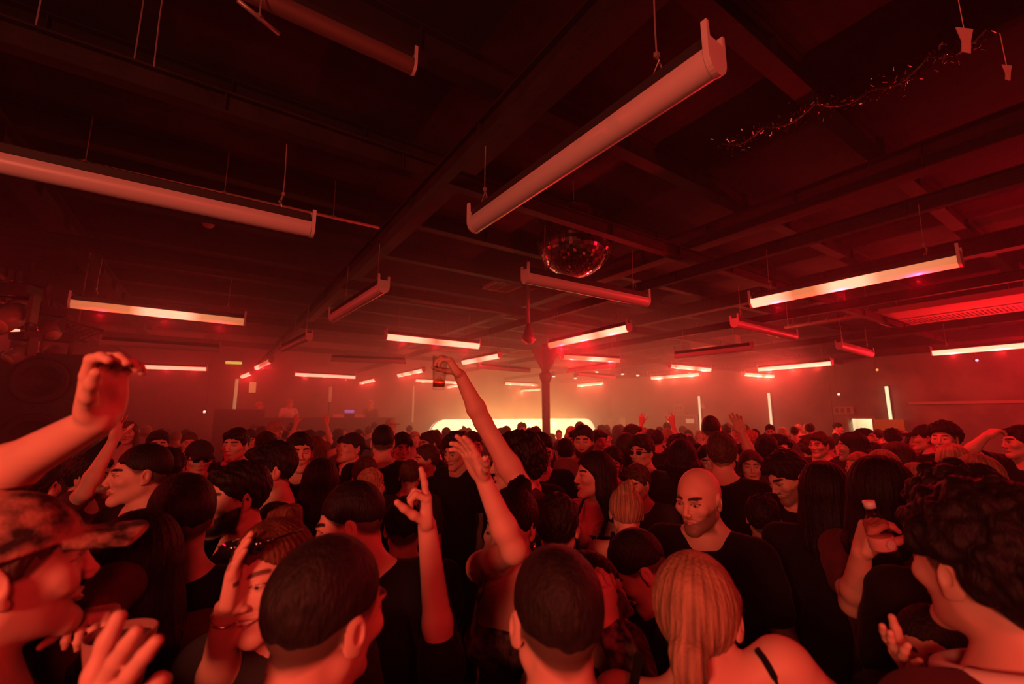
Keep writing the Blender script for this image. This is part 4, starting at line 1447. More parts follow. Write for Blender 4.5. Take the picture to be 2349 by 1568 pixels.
def make_person(spec, seed=0):
    """spec: label, at=(u, v of the crown, distance), yaw / byaw = apparent turn of head / body (0 faces the camera, 90 faces
    image right), hair..., L / R arm: pose name or dict of target points"""
    g = spec.get
    u, vtop, d = spec['at']
    tip = at_d(u, vtop, d)
    lift = {'curly': .02, 'bun': .03, 'short': .012, 'flop': .014, 'cap': .02, 'long': .008}.get(g('hair', 'short'), .006)
    drop = g('drop', 0.0)                         # how much lower the crown sits because the head is bowed
    base = g('base', 0.0)                         # height of the riser the person stands on
    H = (tip.z + drop - base) / (1.75 + lift)
    view = math.degrees(math.atan((u - 1174.5) / FPX))
    byaw = g('byaw', g('yaw', 180)) - view
    hyaw = g('yaw', 180) - view - byaw
    hyaw = (hyaw + 180) % 360 - 180
    root = empty('person', (tip.x, tip.y, 0), R(byaw), g('label'), 'person', g('group'), H)
    # head sits forward of the root when the body leans
    lean = V3(*g('lean', (0, 0, 0)))              # offset of the shoulders and head in body space
    fine, coarse = {'hero': (.0026, .010), 'mid': (.004, .015), 'far': (.0062, .022)}[g('lod', 'mid')]
    Rm = rotm(hyaw, g('pitch', 0), g('roll', 0))
    piv = PIVOT + lean
    hoff = HEAD_C - PIVOT
    center = piv + Rm @ hoff
    # put the crown under the requested pixel
    shift = Vector((tip.x, tip.y, 0)) - Vector((tip.x, tip.y, 0))
    Mr = Matrix.Rotation(R(byaw), 3, 'Z') * 1.0
    cw = Mr @ Vector(center) * H
    root.location = (tip.x - cw.x, tip.y - cw.y, base)
    T = lambda p: center + Rm @ np.array(p, float)
    Ti = lambda co: (co - center) @ Rm
    inv = (Matrix.Translation(root.location) @ Matrix.Rotation(R(byaw), 4, 'Z') @ Matrix.Scale(H, 4)).inverted()

    def loc(p):                                   # pixel + distance -> body space
        return np.array(inv @ at_d(*p))

    def locdir(v):
        return np.array(inv.to_3x3() @ Vector(v))
    fem = g('fem', False)
    B = Field()
    sw = (.165 if fem else .185) * g('wide', 1)
    sh = {}
    arms = {}
    zones = [(center - .135, center + .13)]
    for s, key in ((1, 'L'), (-1, 'R')):
        pose = g(key, 'down')
        shp = V3(s * sw, .02, 1.425) + lean
        side = None
        th = None
        if isinstance(pose, str):
            el, wr, f, n, cu = ARM_POSES[pose]
            el, wr, f, n = [np.array(x, float) * V3(s, 1, 1) for x in (el, wr, f, n)]
            el = el + lean; wr = wr + lean
            hs = 1.0
        else:
            el, wr = loc(pose['elbow']), loc(pose['wrist'])
            f = loc(pose['tip']) - wr if 'tip' in pose else wr - el
            n = locdir(pose.get('palm', (0, -1, 0)))
            cu = pose.get('curl', 'relaxed')
            hs = pose.get('size', 1.0)
            th = pose.get('thumb')
            zones.append((wr - .06, wr + .06))
            fu = f / np.linalg.norm(f)
            zones.append((wr + fu * .09 - .11, wr + fu * .09 + .11))
            if g('info'):
                print('ARM', g('label')[:30], key, 'upper %.2f fore %.2f' % (np.linalg.norm(el - shp), np.linalg.norm(wr - el)))
            if 'shoulder' in pose: shp = loc(pose['shoulder'])
        if el[2] > shp[2]: shp = shp + V3(-s * .015, 0, .035)
        fxn = np.cross(f, n)
        # the thumb of a left hand (s=+1) with palm facing n lies towards ...
        side = -s if True else side
        arms[key] = (shp, el, wr, f, n, cu, side, hs, th)
        sh[key] = shp
    asz = g('arm', .92 if fem else 1.0)
    # torso
    nb = V3(0, .035, 1.47) + lean
    B.cap(nb + V3(0, .0, -.05), T((0, .03, -.06)), .058 if not fem else .047, .055 if not fem else .045, .03)
    B.cap(T((0, .02, -.06)), T((0, -.03, -.078)), .042 if not fem else .037, .026, .025)
    for s, key in ((1, 'L'), (-1, 'R')):
        B.cap(nb + V3(0, .01, .0), sh[key] + V3(-s * .02, .01, .01), .045 if not fem else .036, .05 * asz, .06)
    B.ell(V3(0, .02, 1.3) + lean, (.165 if not fem else .14, .11, .17), None, .06)
    if fem:
        for s in (-1, 1):
            B.ell(V3(s * .07, -.075, 1.275) + lean, (.055, .05, .055), None, .03)
    B.ell(V3(0, .02, 1.08) + lean * .5, (.135 if not fem else .115, .095, .17), None, .06)
    B.ell(V3(0, .025, .93), (.155, .115, .13), None, .05)
    for s in (-1, 1):
        B.chain([V3(s * .085, .02, .9), V3(s * .095, .0, .5), V3(s * .1, .03, .09)], [.082, .055, .038], .03)
        B.cap(V3(s * .1, .03, .045), V3(s * .105, -.12, .03), .04, .03, .02)
    for key in ('L', 'R'):
        shp, el, wr, f, n, cu, side, hs, th = arms[key]
        mid = shp * .5 + el * .5
        B.chain([shp, mid, el], [.052 * asz, .046 * asz, .0365 * asz], .03)
        m2 = el * .7 + wr * .3
        B.chain([el, m2, wr], [.0365 * asz, .039 * asz, .0255 * asz], .02)
        if g('lod', 'mid') != 'far' or not isinstance(g(key, 'down'), str):
            hand_shape(B, wr, f, n, side, cu, hs * (1.0 if not fem else .93), th)
        else:
            B.ell(wr + f / np.linalg.norm(f) * .08, (.03, .03, .06), None, .02)
    head_shape(B, T, Rm, spec, fine)
    co, qd = B.surface(coarse, fine, zones)
    col = head_colors(co, Ti, spec, g('skin', SKIN))
    body = link_np('body', co, qd, skinm, root, col)
    build_hair(T, Ti, Rm, spec, fine, root, seed)
    # clothes
    top = g('top', 'tee')
    cm = CL[g('cloth', 'black')]
    S = Field()
    infl = .014
    S.ell(V3(0, .02, 1.3) + lean, ((.165 if not fem else .14) + infl, .11 + infl, .17), None, .06)
    if fem:
        for s in (-1, 1):
            S.ell(V3(s * .07, -.078, 1.275) + lean, (.06, .055, .06), None, .03)
    S.ell(V3(0, .02, 1.08) + lean * .5, ((.135 if not fem else .115) + infl + .006, .095 + infl + .006, .18), None, .06)
    S.ell(V3(0, .025, .93), (.155 + infl, .115 + infl, .13), None, .05)
    if top in ('tee', 'long', 'shirt'):
        for s, key in ((1, 'L'), (-1, 'R')):
            S.cap(nb + V3(0, .01, -.012), sh[key] + V3(-s * .02, .01, .01), .05, .062 * asz, .06)
            shp, el, wr = arms[key][:3]
            if top == 'tee':
                sf = g('sleeve', .62)
                e2 = shp * (1 - sf) + el * sf if sf <= 1 else el * (2 - sf) + wr * (sf - 1)
                S.chain([shp, (shp * .5 + e2 * .5) if sf <= 1 else el, e2], [.066 * asz, .062 * asz, .06 * asz], .02)
            else:
                S.chain([shp, el, el * .12 + wr * .88], [.066 * asz, .055 * asz, .042 * asz], .02)
        if top == 'shirt':
            S.cap(nb + V3(0, .01, -.03), nb + V3(0, .005, .02), .075, .07, .02)
        S.ell(nb + V3(0, -.03, .038), (.062, .062, .042), None, .012, '-')
        S.cap(nb + V3(0, .0, .0), T((0, .03, -.06)), .058, .06, .01, '-')
    else:
        zt = 1.335 + lean[2]
        back = g('low', .0)
        S.cut(lambda x, y, z: (z - zt + back * (y > 0.02)) * .9 + 0 * x, .01)
        for s in (-1, 1):
            sx = g('strapx', .08)
            S.chain([V3(s * (sx - .005), -.125, 1.32) + lean, V3(s * (sx + .005), -.085, 1.41) + lean, V3(s * sx, .01, 1.515) + lean, V3(s * sx, .095, 1.455) + lean, V3(s * (sx - .01), .132, 1.37) + lean, V3(s * (sx - .02), .125, 1.28) + lean], [.0095] * 6, .006)
    zn = [] if g('lod', 'mid') == 'far' else [(V3(-.5, -.4, 1.2), V3(.5, .4, 1.6))]
    fc = {'hero': .007, 'mid': .012, 'far': .025}[g('lod', 'mid')]
    if top == 'strap': fc = min(fc, .006)
    co, qd = S.surface(max(coarse, fc), fc, zn) if zn else S.surface(coarse)
    n = normals_np(co, qd)
    co = co + n * (.003 * wob(co * np.array([1, 1, .6]), 22, seed))[:, None]
    link_np({'tee': 'shirt', 'long': 'sweater', 'shirt': 'shirt', 'strap': 'strap_top'}[top], co, qd, cm, root)
    if g('lod', 'mid') != 'far' or True:
        Tr = Field()
        for s in (-1, 1):
            Tr.chain([V3(s * .085, .02, .88), V3(s * .095, .0, .5), V3(s * .1, .03, .09)], [.098, .075, .06], .03)
        Tr.ell(V3(0, .025, .9), (.168, .128, .1), None, .04)
        co, qd = Tr.surface(.03)
        link_np('trousers', co, qd, CL[g('legs', 'black')], root)
    spec['T'] = T; spec['Rm'] = Rm; spec['inv'] = inv; spec['H'] = H; spec['root'] = root; spec['center'] = center
    if not (0.84 < H < 1.12):
        print('HEIGHT', round(H * 1.75, 2), g('label'))
    return root


def cap_part(spec, color, reverse=False, brim=True, name='cap'):
    """fabric cap as a child of the person"""
    T, Rm = spec['T'], spec['Rm']
    F = Field()
    F.ell(T((0, .012, .028)), (.089, .108, .1), Rm, .01)
    sgn = -1 if not reverse else 1
    Ri = Rm.T
    c0 = T((0, 0, 0))

    def keep(x, y, z):
        dx, dy, dz = x - c0[0], y - c0[1], z - c0[2]
        qy = dx * Ri[1, 0] + dy * Ri[1, 1] + dz * Ri[1, 2]
        qz = dx * Ri[2, 0] + dy * Ri[2, 1] + dz * Ri[2, 2]
        return (.032 - qz - .12 * (qy) * (1 if not reverse else -1))
    F.cut(keep, .004)
    if brim:
        for t in np.linspace(-1, 1, 15):
            F.cap(T((t * .06, sgn * (.085 - .02 * t * t), .04 - .008 * t * t)), T((t * .066, sgn * (.178 - .035 * t * t), .03 - .014 * t * t)), .007, .006, .01)
    F.ell(T((0, .012, .128)), (.008, .008, .005), Rm, .004)
    co, qd = F.surface(.0042 if spec.get('lod') == 'hero' else .006)
    return link_np(name, co, qd, color, spec['root'])


# ------------------------------------------------------------------ the crowd, nearest people first
PEOPLE = {}


def cast(key, label, u, v, d, yaw, hair='short', hc='dark', cloth='black', **k):
    k.update(label=label, at=(u, v, d), yaw=yaw, hair=hair, hc=hc, cloth=cloth)
    k.setdefault('lod', 'mid')
    PEOPLE[key] = k
    return k


H_ = 'hero'
leop = mat('printed_cap_cloth', (0.42, 0.2, 0.15), 0.9, bump=(60, .3, (1, 1, 1)), var=(26, (0.03, 0.012, 0.012), (1, 1, 1.2)))
darkcap = mat('dark_cap_cloth', (0.02, 0.015, 0.015), 0.9)
palecap = mat('pale_cap_cloth', (0.5, 0.4, 0.33), 0.9)

k = cast('cap', 'laughing man in a mottled printed cap seen in profile, bare arm raised behind him', 42, 1108, .80, 92, 'cap', 'brown', 'charcoal',
         lod=H_, smile=1.3, pitch=-4, byaw=80, info=0,
         L=dict(elbow=(-62, 1120, .84), wrist=(226, 962, .79), tip=(238, 880, .78), palm=(1, -.15, -.1), curl='claw', size=.93, thumb=(.45, .7, .6)),
         R=dict(elbow=(60, 1900, .66), wrist=(196, 1722, .6), tip=(300, 1580, .57), palm=(.3, .9, .3), curl='two'))
k['capm'] = (leop, False)
cast('quiff', 'man from behind with dark quiff, shaved sides and one ear showing, beside the laughing woman', 764, 1222, .815, 130, 'fade', 'dark', 'black', lod=H_, byaw=165, pitch=4, roll=-6)
cast('cropped', 'man from behind with evenly cropped dark hair and black top, beside the ponytailed woman', 1270, 1249, .88, 202, 'fade', 'dark', 'black', lod=H_, byaw=185)
cast('pony', 'fair-haired woman from behind with a low ponytail and thin black straps on bare shoulders', 1590, 1256, .98, 172, 'pony', 'fair', 'black', lod=H_, fem=True, top='strap', byaw=172, wide=1.08, low=.02, strapx=.125,
     R=dict(shoulder=(1812, 1535, .93), elbow=(1985, 1720, .95), wrist=(1880, 1900, 1.1), palm=(-1, 0, 0)))
k = cast('curly', 'person with a big dark curly mop turned away, pale neckband over a dark red top', 2222, 1078, .84, -128, 'curly', 'black', 'maroon', lod=H_, byaw=-125, lean=(0, -.15, -.02), roll=4)
cast('curly2', 'dark curly-haired head poking up directly behind the big curly mop', 2188, 1060, 1.24, 185, 'curly', 'black', 'black', fem=True)
k = cast('pointing', 'black-shirted man with dark crop raising a bare forearm with one finger up', 802, 1098, 1.25, -98, 'fade', 'black', 'black', lod=H_, byaw=178, pitch=14, sleeve=1.1,
         R=dict(elbow=(1014, 1525, 1.08), wrist=(980, 1208, 1.04), tip=(975, 1100, 1.03), palm=(-1, -.25, 0), curl=[(58, 75, 50), (3, 6, 5), (62, 80, 50), (68, 82, 50)], thumb=(.35, .6, .75)))
cast('dancer', 'dark-haired woman with hair pulled up, bare shoulders and a raised hand with spread fingers', 1178, 1096, 1.55, -32, 'bun', 'black', 'jacquard', lod=H_, fem=True, top='strap', byaw=-30, pitch=6,
     R=dict(elbow=(1178, 1262, 1.32), wrist=(1108, 1096, 1.3), tip=(1078, 1040, 1.28), palm=(-.7, -.5, .2), curl='splay', thumb=(.9, .5, .1)))
k = cast('toast', 'curly dark-haired man holding a pint glass high overhead', 1182, 990, 2.15, -98, 'curly', 'black', 'maroon', lod=H_, byaw=-70, sleeve=.12,
         L=dict(elbow=(1108, 968, 2.02), wrist=(1056, 862, 1.98), tip=(1028, 822, 1.97), palm=(-.75, 0, -.75), curl=[(30, 55, 30), (34, 55, 32), (42, 50, 30), (50, 52, 30)], thumb=(-.1, .75, .8)))
k = cast('laughing', 'laughing woman with auburn hair tied up, hand at her temple and sunglasses on her head', 634, 1160, 1.1, -36, 'bun', 'auburn', 'charcoal', lod=H_, fem=True, smile=1.2, byaw=-20, pitch=2, roll=-10,
         R=dict(elbow=(492, 1600, 1.08), wrist=(520, 1395, 1.0), tip=(540, 1285, 1.0), palm=(.9, .45, 0), curl='open'))
cast('chain', 'man from behind in a black tee with a thin neck chain and faded dark hair', 430, 1084, 1.42, 196, 'fade', 'black', 'black', lod=H_, byaw=160, pitch=4)
cast('bearded_left', 'bearded dark-haired man in black beside the man with the neck chain', 548, 1056, 1.66, -72, 'short', 'black', 'black', lod=H_, beard=1, byaw=-100)
cast('profile', 'man in a black tee with a slick fade in profile, a hand near his chin', 322, 1018, 1.95, -82, 'fade', 'black', 'black', lod=H_, byaw=-60, R='chest')
cast('sleeve', 'long-haired dancer in a dark red sheer sweater with one arm reaching down', 322, 1168, 1.22, 178, 'long', 'black', 'maroon', fem=True, top='long', byaw=185,
     L=dict(elbow=(270, 1340, 1.12), wrist=(236, 1400, 1.04), tip=(205, 1425, .97), palm=(0, 0, -1), curl='claw', size=.82))
cast('bowed', 'man bowing his head to whisper, dark crop and black top, behind the ponytailed woman', 1452, 1186, 1.38, -78, 'fade', 'black', 'black', lod=H_, byaw=-85, pitch=40, lean=(0, -.13, -.03), drop=.03)
cast('whispered', 'dark-haired woman in a patterned lace top being whispered to, wrist raised with a bracelet', 1366, 1262, 1.2, 66, 'sleek', 'black', 'jacquard', lod=H_, fem=True, top='long', byaw=40, pitch=-6,
     L=dict(elbow=(1476, 1600, 1.03), wrist=(1396, 1432, 1.05), tip=(1384, 1360, 1.06), palm=(-.6, .8, 0), curl='relaxed'))
cast('bald', 'bald bearded man in a black tee gazing down, in the thick of the crowd', 1590, 1064, 1.72, -28, 'bald', 'brown', 'black', lod=H_, beard=.48, byaw=-15, pitch=9, L='front')
cast('suit', 'tall brown-haired man from behind in a long-sleeved black top beside the bald man', 1660, 990, 2.4, 178, 'short', 'brown', 'black', byaw=170, top='long', wide=1.1, lod=H_)
cast('sequin', 'dark-haired woman with sequinned straps in profile, hands spread in front of her', 1368, 1034, 2.3, -68, 'long', 'black', 'black', lod=H_, fem=True, top='strap', byaw=-28, len=.24,
     R=dict(elbow=(1352, 1262, 2.2), wrist=(1318, 1200, 2.02), tip=(1288, 1150, 1.95), palm=(0, -.3, 1), curl='splay'),
     L='down')
cast('updo', 'fair-haired woman from behind with hair pinned up and a black shoulder strap', 1440, 1098, 2.0, 188, 'bun', 'fair', 'black', lod=H_, fem=True, top='strap', pitch=14, byaw=170)
cast('boy', 'young man with short brown hair facing the pinned-up blonde woman', 1474, 1062, 2.62, -30, 'short', 'brown', 'charcoal', pitch=8, byaw=0)
cast('longhair', 'woman from behind with very long black hair and black clothes', 1880, 1056, 1.74, 178, 'long', 'black', 'black', lod=H_, fem=True, len=.5, top='long', wide=1.15)
cast('bottle', 'woman with long wavy black hair gripping a plastic water bottle', 2016, 1044, 1.6, 165, 'long', 'black', 'maroon', lod=H_, fem=True, len=.4, byaw=150, top='tee',
     L=dict(elbow=(1958, 1385, 1.5), wrist=(1976, 1268, 1.36), tip=(1998, 1190, 1.34), palm=(.95, -.25, 0), curl='hold', thumb=(.5, .8, .6)))
cast('peeking', 'woman partly hidden behind the curly mop, fingers spread at her chest', 2128, 1388, 1.12, -12, 'sleek', 'dark', 'black', lod=H_, fem=True, pitch=-6, byaw=-20,
     R=dict(elbow=(2160, 1720, 1.0), wrist=(2112, 1566, .95), tip=(2070, 1515, .93), palm=(-.3, -.4, .8), curl='splay'))
cast('armup', 'man with a full dark fringe bending toward the woman with very long hair', 1792, 1022, 2.42, -50, 'flop', 'black', 'black', lod=H_, pitch=26, byaw=-30, beard=.4)

# ------------------------------------------------------------------ middle rows: one line per person
k = cast('capback', 'man in a dark backwards cap tilting his face up in the left rows', 822, 988, 3.3, -50, 'cap', 'dark', 'black', pitch=-14, byaw=-30)
k['capm'] = (darkcap, True)
k = cast('capshades', 'man in a dark cap and sunglasses below the booth counter', 474, 1003, 3.6, 10, 'cap', 'dark', 'maroon', pitch=6)
k['capm'] = (darkcap, False)
k['shades'] = True
rows = [
    ('blockhead', 'dark head seen from behind next to the slick-faded profile man', 388, 1027, 2.7, 182, 'crop', 'black', 'black', {}),
    ('g2', 'square-faced young man in a black tee in profile with thick dark hair', 640, 1010, 2.2, -78, 'short', 'black', 'black', {'byaw': -90}),
    ('front1', 'pale-faced man with dark brushed-up hair facing the camera', 700, 990, 3.3, 6, 'short', 'black', 'black', {}),
    ('tallback', 'tall man from behind in a plain black tee with a high fade', 896, 974, 3.1, 180, 'fade', 'black', 'black', {'wide': 1.12}),
    ('bronze', 'person with long auburn hair from behind beside the brushed-up dark hair', 740, 1000, 3.5, 175, 'long', 'auburn', 'maroon', {'fem': 1}),
    ('lowhair', 'woman from behind with long straight black hair in the left middle rows', 722, 1050, 2.2, 180, 'long', 'black', 'black', {'fem': 1}),
    ('darkl', 'dark-haired man in profile beside the backwards cap', 786, 994, 3.7, -60, 'short', 'black', 'black', {}),
    ('curt', 'man with dark curtain hair facing the camera next to the tall black tee', 940, 990, 3.9, 10, 'flop', 'black', 'black', {'pitch': 8}),
    ('slim', 'brown-haired man looking sideways just under the glowing screen corner', 980, 986, 4.3, -70, 'short', 'brown', 'charcoal', {}),
    ('mop', 'man with a curly dark top looking down, framed by the glowing screen', 1032, 988, 3.3, -40, 'curly', 'dark', 'black', {'pitch': 14}),
    ('mid1', 'round-faced person facing the camera behind the raised upper arm', 1080, 988, 3.9, 15, 'short', 'brown', 'charcoal', {}),
    ('lower1', 'person in profile with tousled brown hair above the pointing finger', 994, 1018, 3.3, -75, 'short', 'brown', 'black', {}),
    ('brown1', 'brown-haired head from behind beneath the tall black tee', 856, 1046, 2.75, 175, 'short', 'brown', 'charcoal', {}),
    ('baldspot', 'bald-topped head from behind beneath the backwards cap', 926, 1052, 3.0, 170, 'recede', 'brown', 'charcoal', {}),
    ('smooth', 'smooth bare scalp catching the light between two dark heads', 838, 1070, 2.5, 150, 'recede', 'fair', 'black', {}),
    ('cm1', 'serious dark-browed man in a black tee right of the curly toaster', 1214, 1008, 2.7, 25, 'short', 'black', 'black', {}),
    ('cm2', 'man with a dark crop looking down beside the steel column', 1257, 990, 3.0, 15, 'crop', 'dark', 'black', {'pitch': 12}),
    ('bkl', 'back of a neat dark head directly before the steel column', 1228, 978, 6.0, 180, 'crop', 'dark', 'black', {}),
    ('lowb', 'dark back of a head by the bearded man in the pale shirt', 1296, 1004, 4.4, 190, 'short', 'black', 'black', {}),
    ('beardpale', 'tall bearded man in a pale shirt facing the camera', 1353, 974, 3.5, -8, 'short', 'dark', 'cream', {'beard': 1}),
    ('pal', 'dark-haired man just behind the shoulder of the bearded man in pale', 1326, 984, 5.0, -60, 'short', 'black', 'charcoal', {}),
    ('pal2', 'head peeking out behind the other shoulder of the bearded man in pale', 1376, 985, 5.2, 30, 'short', 'dark', 'charcoal', {}),
    ('cap4', 'brown-haired person with a thick bob seen from behind at mid crowd', 1424, 992, 3.6, 178, 'bob', 'brown', 'maroon', {'fem': 1}),
    ('right1', 'tall man in profile lifted above the heads right of the screen', 1446, 972, 5.2, 70, 'short', 'brown', 'charcoal', {}),
    ('curlyl', 'wavy long-haired man with glasses looking toward the screen', 1486, 996, 3.2, -30, 'flop', 'dark', 'charcoal', {}),
    ('shades', 'young man wearing dark sunglasses with his head tilted', 1416, 1024, 2.95, -5, 'crop', 'black', 'black', {'roll': 12, 'shades': True}),
    ('dark55', 'dark bushy head from behind, in front of the double door', 1556, 996, 4.2, 180, 'curly', 'dark', 'black', {}),
    ('dark58', 'thick dark bob from behind next to the tall brown-haired man', 1578, 1006, 2.9, 185, 'bob', 'black', 'black', {'fem': 1}),
    ('face160', 'man with a dark fringe peering past the tall brown-haired man', 1606, 1020, 3.0, 5, 'short', 'black', 'black', {}),
    ('tallest', 'tallest man of the back rows from behind, head against the lit strip', 1629, 953, 4.6, 178, 'fade', 'dark', 'black', {}),
    ('blur170', 'pale woman facing the camera beside the tall brown-haired man', 1704, 1032, 3.2, 5, 'long', 'brown', 'maroon', {'fem': 1}),
    ('blond172', 'fair head tucked behind the thin raised arm', 1722, 985, 5.6, 160, 'short', 'fair', 'cream', {}),
    ('r175', 'dark-haired dancer with one thin bare arm thrown straight up', 1756, 996, 3.75, 175, 'short', 'black', 'black', {'sleeve': .3, 'L': dict(elbow=(1722, 1042, 3.6), wrist=(1702, 990, 3.6), tip=(1692, 966, 3.6), palm=(-.4, -1, 0), curl='splay')}),
    ('r178', 'dark-haired man half turned, close to the fringe man', 1786, 996, 4.2, 30, 'flop', 'black', 'charcoal', {}),
    ('r185', 'curly brown head facing away right of the fringe man', 1853, 998, 4.6, 175, 'curly', 'brown', 'black', {}),
    ('r189', 'young man with swept brown hair looking back toward the camera', 1892, 990, 4.5, -30, 'short', 'brown', 'charcoal', {}),
    ('r194', 'dark-haired woman in profile just before the bright doorway', 1946, 990, 4.3, -85, 'bob', 'black', 'black', {'fem': 1}),
    ('r198', 'person with chin lifted, silhouetted in the bright doorway', 1984, 981, 5.4, 70, 'short', 'dark', 'maroon', {'pitch': -18}),
    ('r199', 'low dark head under the doorway silhouette', 1986, 1014, 4.4, 175, 'short', 'black', 'black', {}),
    ('r202', 'light-brown head with a parting above the wavy black hair', 2020, 1030, 2.9, 180, 'bob', 'fair', 'grey', {'fem': 1}),
    ('r205', 'wide brown head from behind under the third lit strip', 2056, 1012, 3.1, 178, 'bob', 'brown', 'maroon', {'fem': 1}),
    ('r196', 'small pale face with a hair clip beside the wavy black hair', 1966, 1034, 3.6, -40, 'sleek', 'fair', 'grey', {'fem': 1}),
    ('r210', 'fair head leaning together with the wide blonde hair', 2104, 1060, 2.6, 165, 'bob', 'fair', 'maroon', {'fem': 1}),
    ('r223', 'wide blonde hair from behind above the curly mop', 2238, 1040, 2.3, 180, 'bob', 'fair', 'grey', {'fem': 1}),
    ('r218', 'pale blonde head next to the voluminous dark hair', 2182, 1016, 3.2, 180, 'long', 'blonde', 'cream', {'fem': 1}),
    ('r216', 'woman with voluminous dark curly hair smiling toward the camera', 2160, 966, 4.0, -18, 'curly', 'black', 'black', {'fem': 1, 'smile': 1}),
    ('c365', 'man with short dark hair facing the camera under the raised bare forearm', 366, 986, 4.2, 5, 'short', 'black', 'maroon', {}),
    ('c294', 'fair-skinned woman with long loose brown hair under the raised hand', 296, 966, 5.4, -10, 'long', 'auburn', 'cream', {'fem': 1}),
    ('c529', 'frowning man with a neat quiff lit from one side', 529, 980, 3.7, -25, 'short', 'dark', 'charcoal', {}),
    ('c554', 'brown low head in front of the frowning quiff man', 555, 1026, 3.9, 175, 'short', 'brown', 'maroon', {}),
    ('c600', 'person with a dark fringe glancing down by the thick-haired young man', 600, 988, 4.0, 20, 'flop', 'dark', 'charcoal', {'pitch': 10}),
    ('c630', 'pale man in a light shirt leaning forward in profile by the booth', 632, 962, 6.5, 70, 'short', 'fair', 'white', {'pitch': 24}),
    ('c60', 'dark head half hidden by the raised bare forearm', 88, 1034, 1.9, 150, 'short', 'dark', 'black', {}),
    ('c210', 'man with raised phone-height hands under the raised bare forearm', 214, 1040, 2.6, 60, 'short', 'dark', 'maroon', {'R': 'up'}),
    ('d3', 'dark-haired person in black between the bald man and the long black hair', 1762, 1130, 1.95, 178, 'short', 'black', 'black', {}),
    ('d4', 'black-clad short person beneath the tall black tee', 930, 1140, 1.9, 178, 'crop', 'black', 'black', {}),
    ('d5', 'black-clad person filling the gap below the serious dark-browed man', 1262, 1128, 1.98, 170, 'short', 'black', 'black', {}),
    ('d6', 'dark-haired person in black just behind the bearded profile', 595, 1100, 2.35, 178, 'short', 'black', 'black', {}),
    ('d8', 'short dark-haired person at the edge of frame under the blonde hair', 2300, 1100, 1.7, 190, 'short', 'black', 'black', {}),
]
for key, lab, u, v, d, yaw, hair, hc, cl, ex in rows:
    ex = dict(ex)
    if ex.get('fem'): ex['fem'] = True
    cast(key, lab, u, v, d, yaw, hair, hc, cl, **ex)
k = cast('r2115', 'man in a flat dark cap in profile beside the voluminous curly hair', 2117, 970, 4.6, -80, 'cap', 'dark', 'black')
k['capm'] = (darkcap, False)
cast('reach', 'man in black at the picture edge reaching one bent arm over the crowd', 2334, 974, 3.7, -60, 'short', 'dark', 'black', byaw=-20,
     R=dict(elbow=(2218, 1040, 3.5), wrist=(2262, 1000, 3.4), tip=(2285, 986, 3.4), palm=(.5, 0, -1), curl='relaxed'))
k = cast('palecap', 'person in a pale peaked cap near the booth end', 898, 958, 9.0, 60, 'cap', 'fair', 'cream', lod='far')
k['capm'] = (palecap, False)
cast('dj1', 'DJ in a pale top standing behind the booth counter, head bowed over the decks', 666, 915, 14.1, 20, 'short', 'fair', 'white', lod='far', base=.6, pitch=14, L='front', R='front')
cast('dj2', 'person in a cream top behind the booth, close to the upright light pole', 597, 921, 13.7, 60, 'curly', 'fair', 'cream', lod='far', base=.6)
cast('dj3', 'faint figure behind the booth beside the blue-lit mixer display', 851, 918, 15.3, -20, 'short', 'fair', 'grey', lod='far', base=.6)
cast('handsup', 'dancer with both hands raised beneath the booth counter', 712, 985, 6.3, 178, 'short', 'dark', 'maroon', L='up', R='up')
cast('handsup2', 'dancer with raised hands in front of the double door', 1506, 985, 6.0, 178, 'short', 'dark', 'black', L='up', R='up')

# ------------------------------------------------------------------ make room: slide people along their line of sight until bodies stop touching
FIXED = {'cap', 'quiff', 'cropped', 'pony', 'curly', 'toast', 'bottle', 'laughing'}


def reach(k_, phi):
    v_ = math.degrees(math.atan((k_['at'][0] - 1174.5) / FPX))
    by = R(k_.get('byaw', k_['yaw']) - v_)
    a_ = (.235 if k_.get('fem') else .262) * k_.get('wide', 1)
    b_ = .145
    c_, s_ = math.cos(phi - by), math.sin(phi - by)
    return 1 / math.sqrt((c_ / a_) ** 2 + (s_ / b_) ** 2)


plist = list(PEOPLE.items())
d0 = [k_['at'][2] for _, k_ in plist]
u0 = [k_['at'][0] for _, k_ in plist]
dd, uu_ = list(d0), list(u0)


def trunk(k_, u, d):
    """where the trunk stands: the head less its forward lean"""
    p = at_d(u, k_['at'][1], d)
    by = R(k_.get('byaw', k_['yaw']) - math.degrees(math.atan((u - 1174.5) / FPX)))
    l_ = k_.get('lean', (0, 0, 0))
    return p.x - (l_[0] * math.cos(by) - l_[1] * math.sin(by)), p.y - (l_[0] * math.sin(by) + l_[1] * math.cos(by))


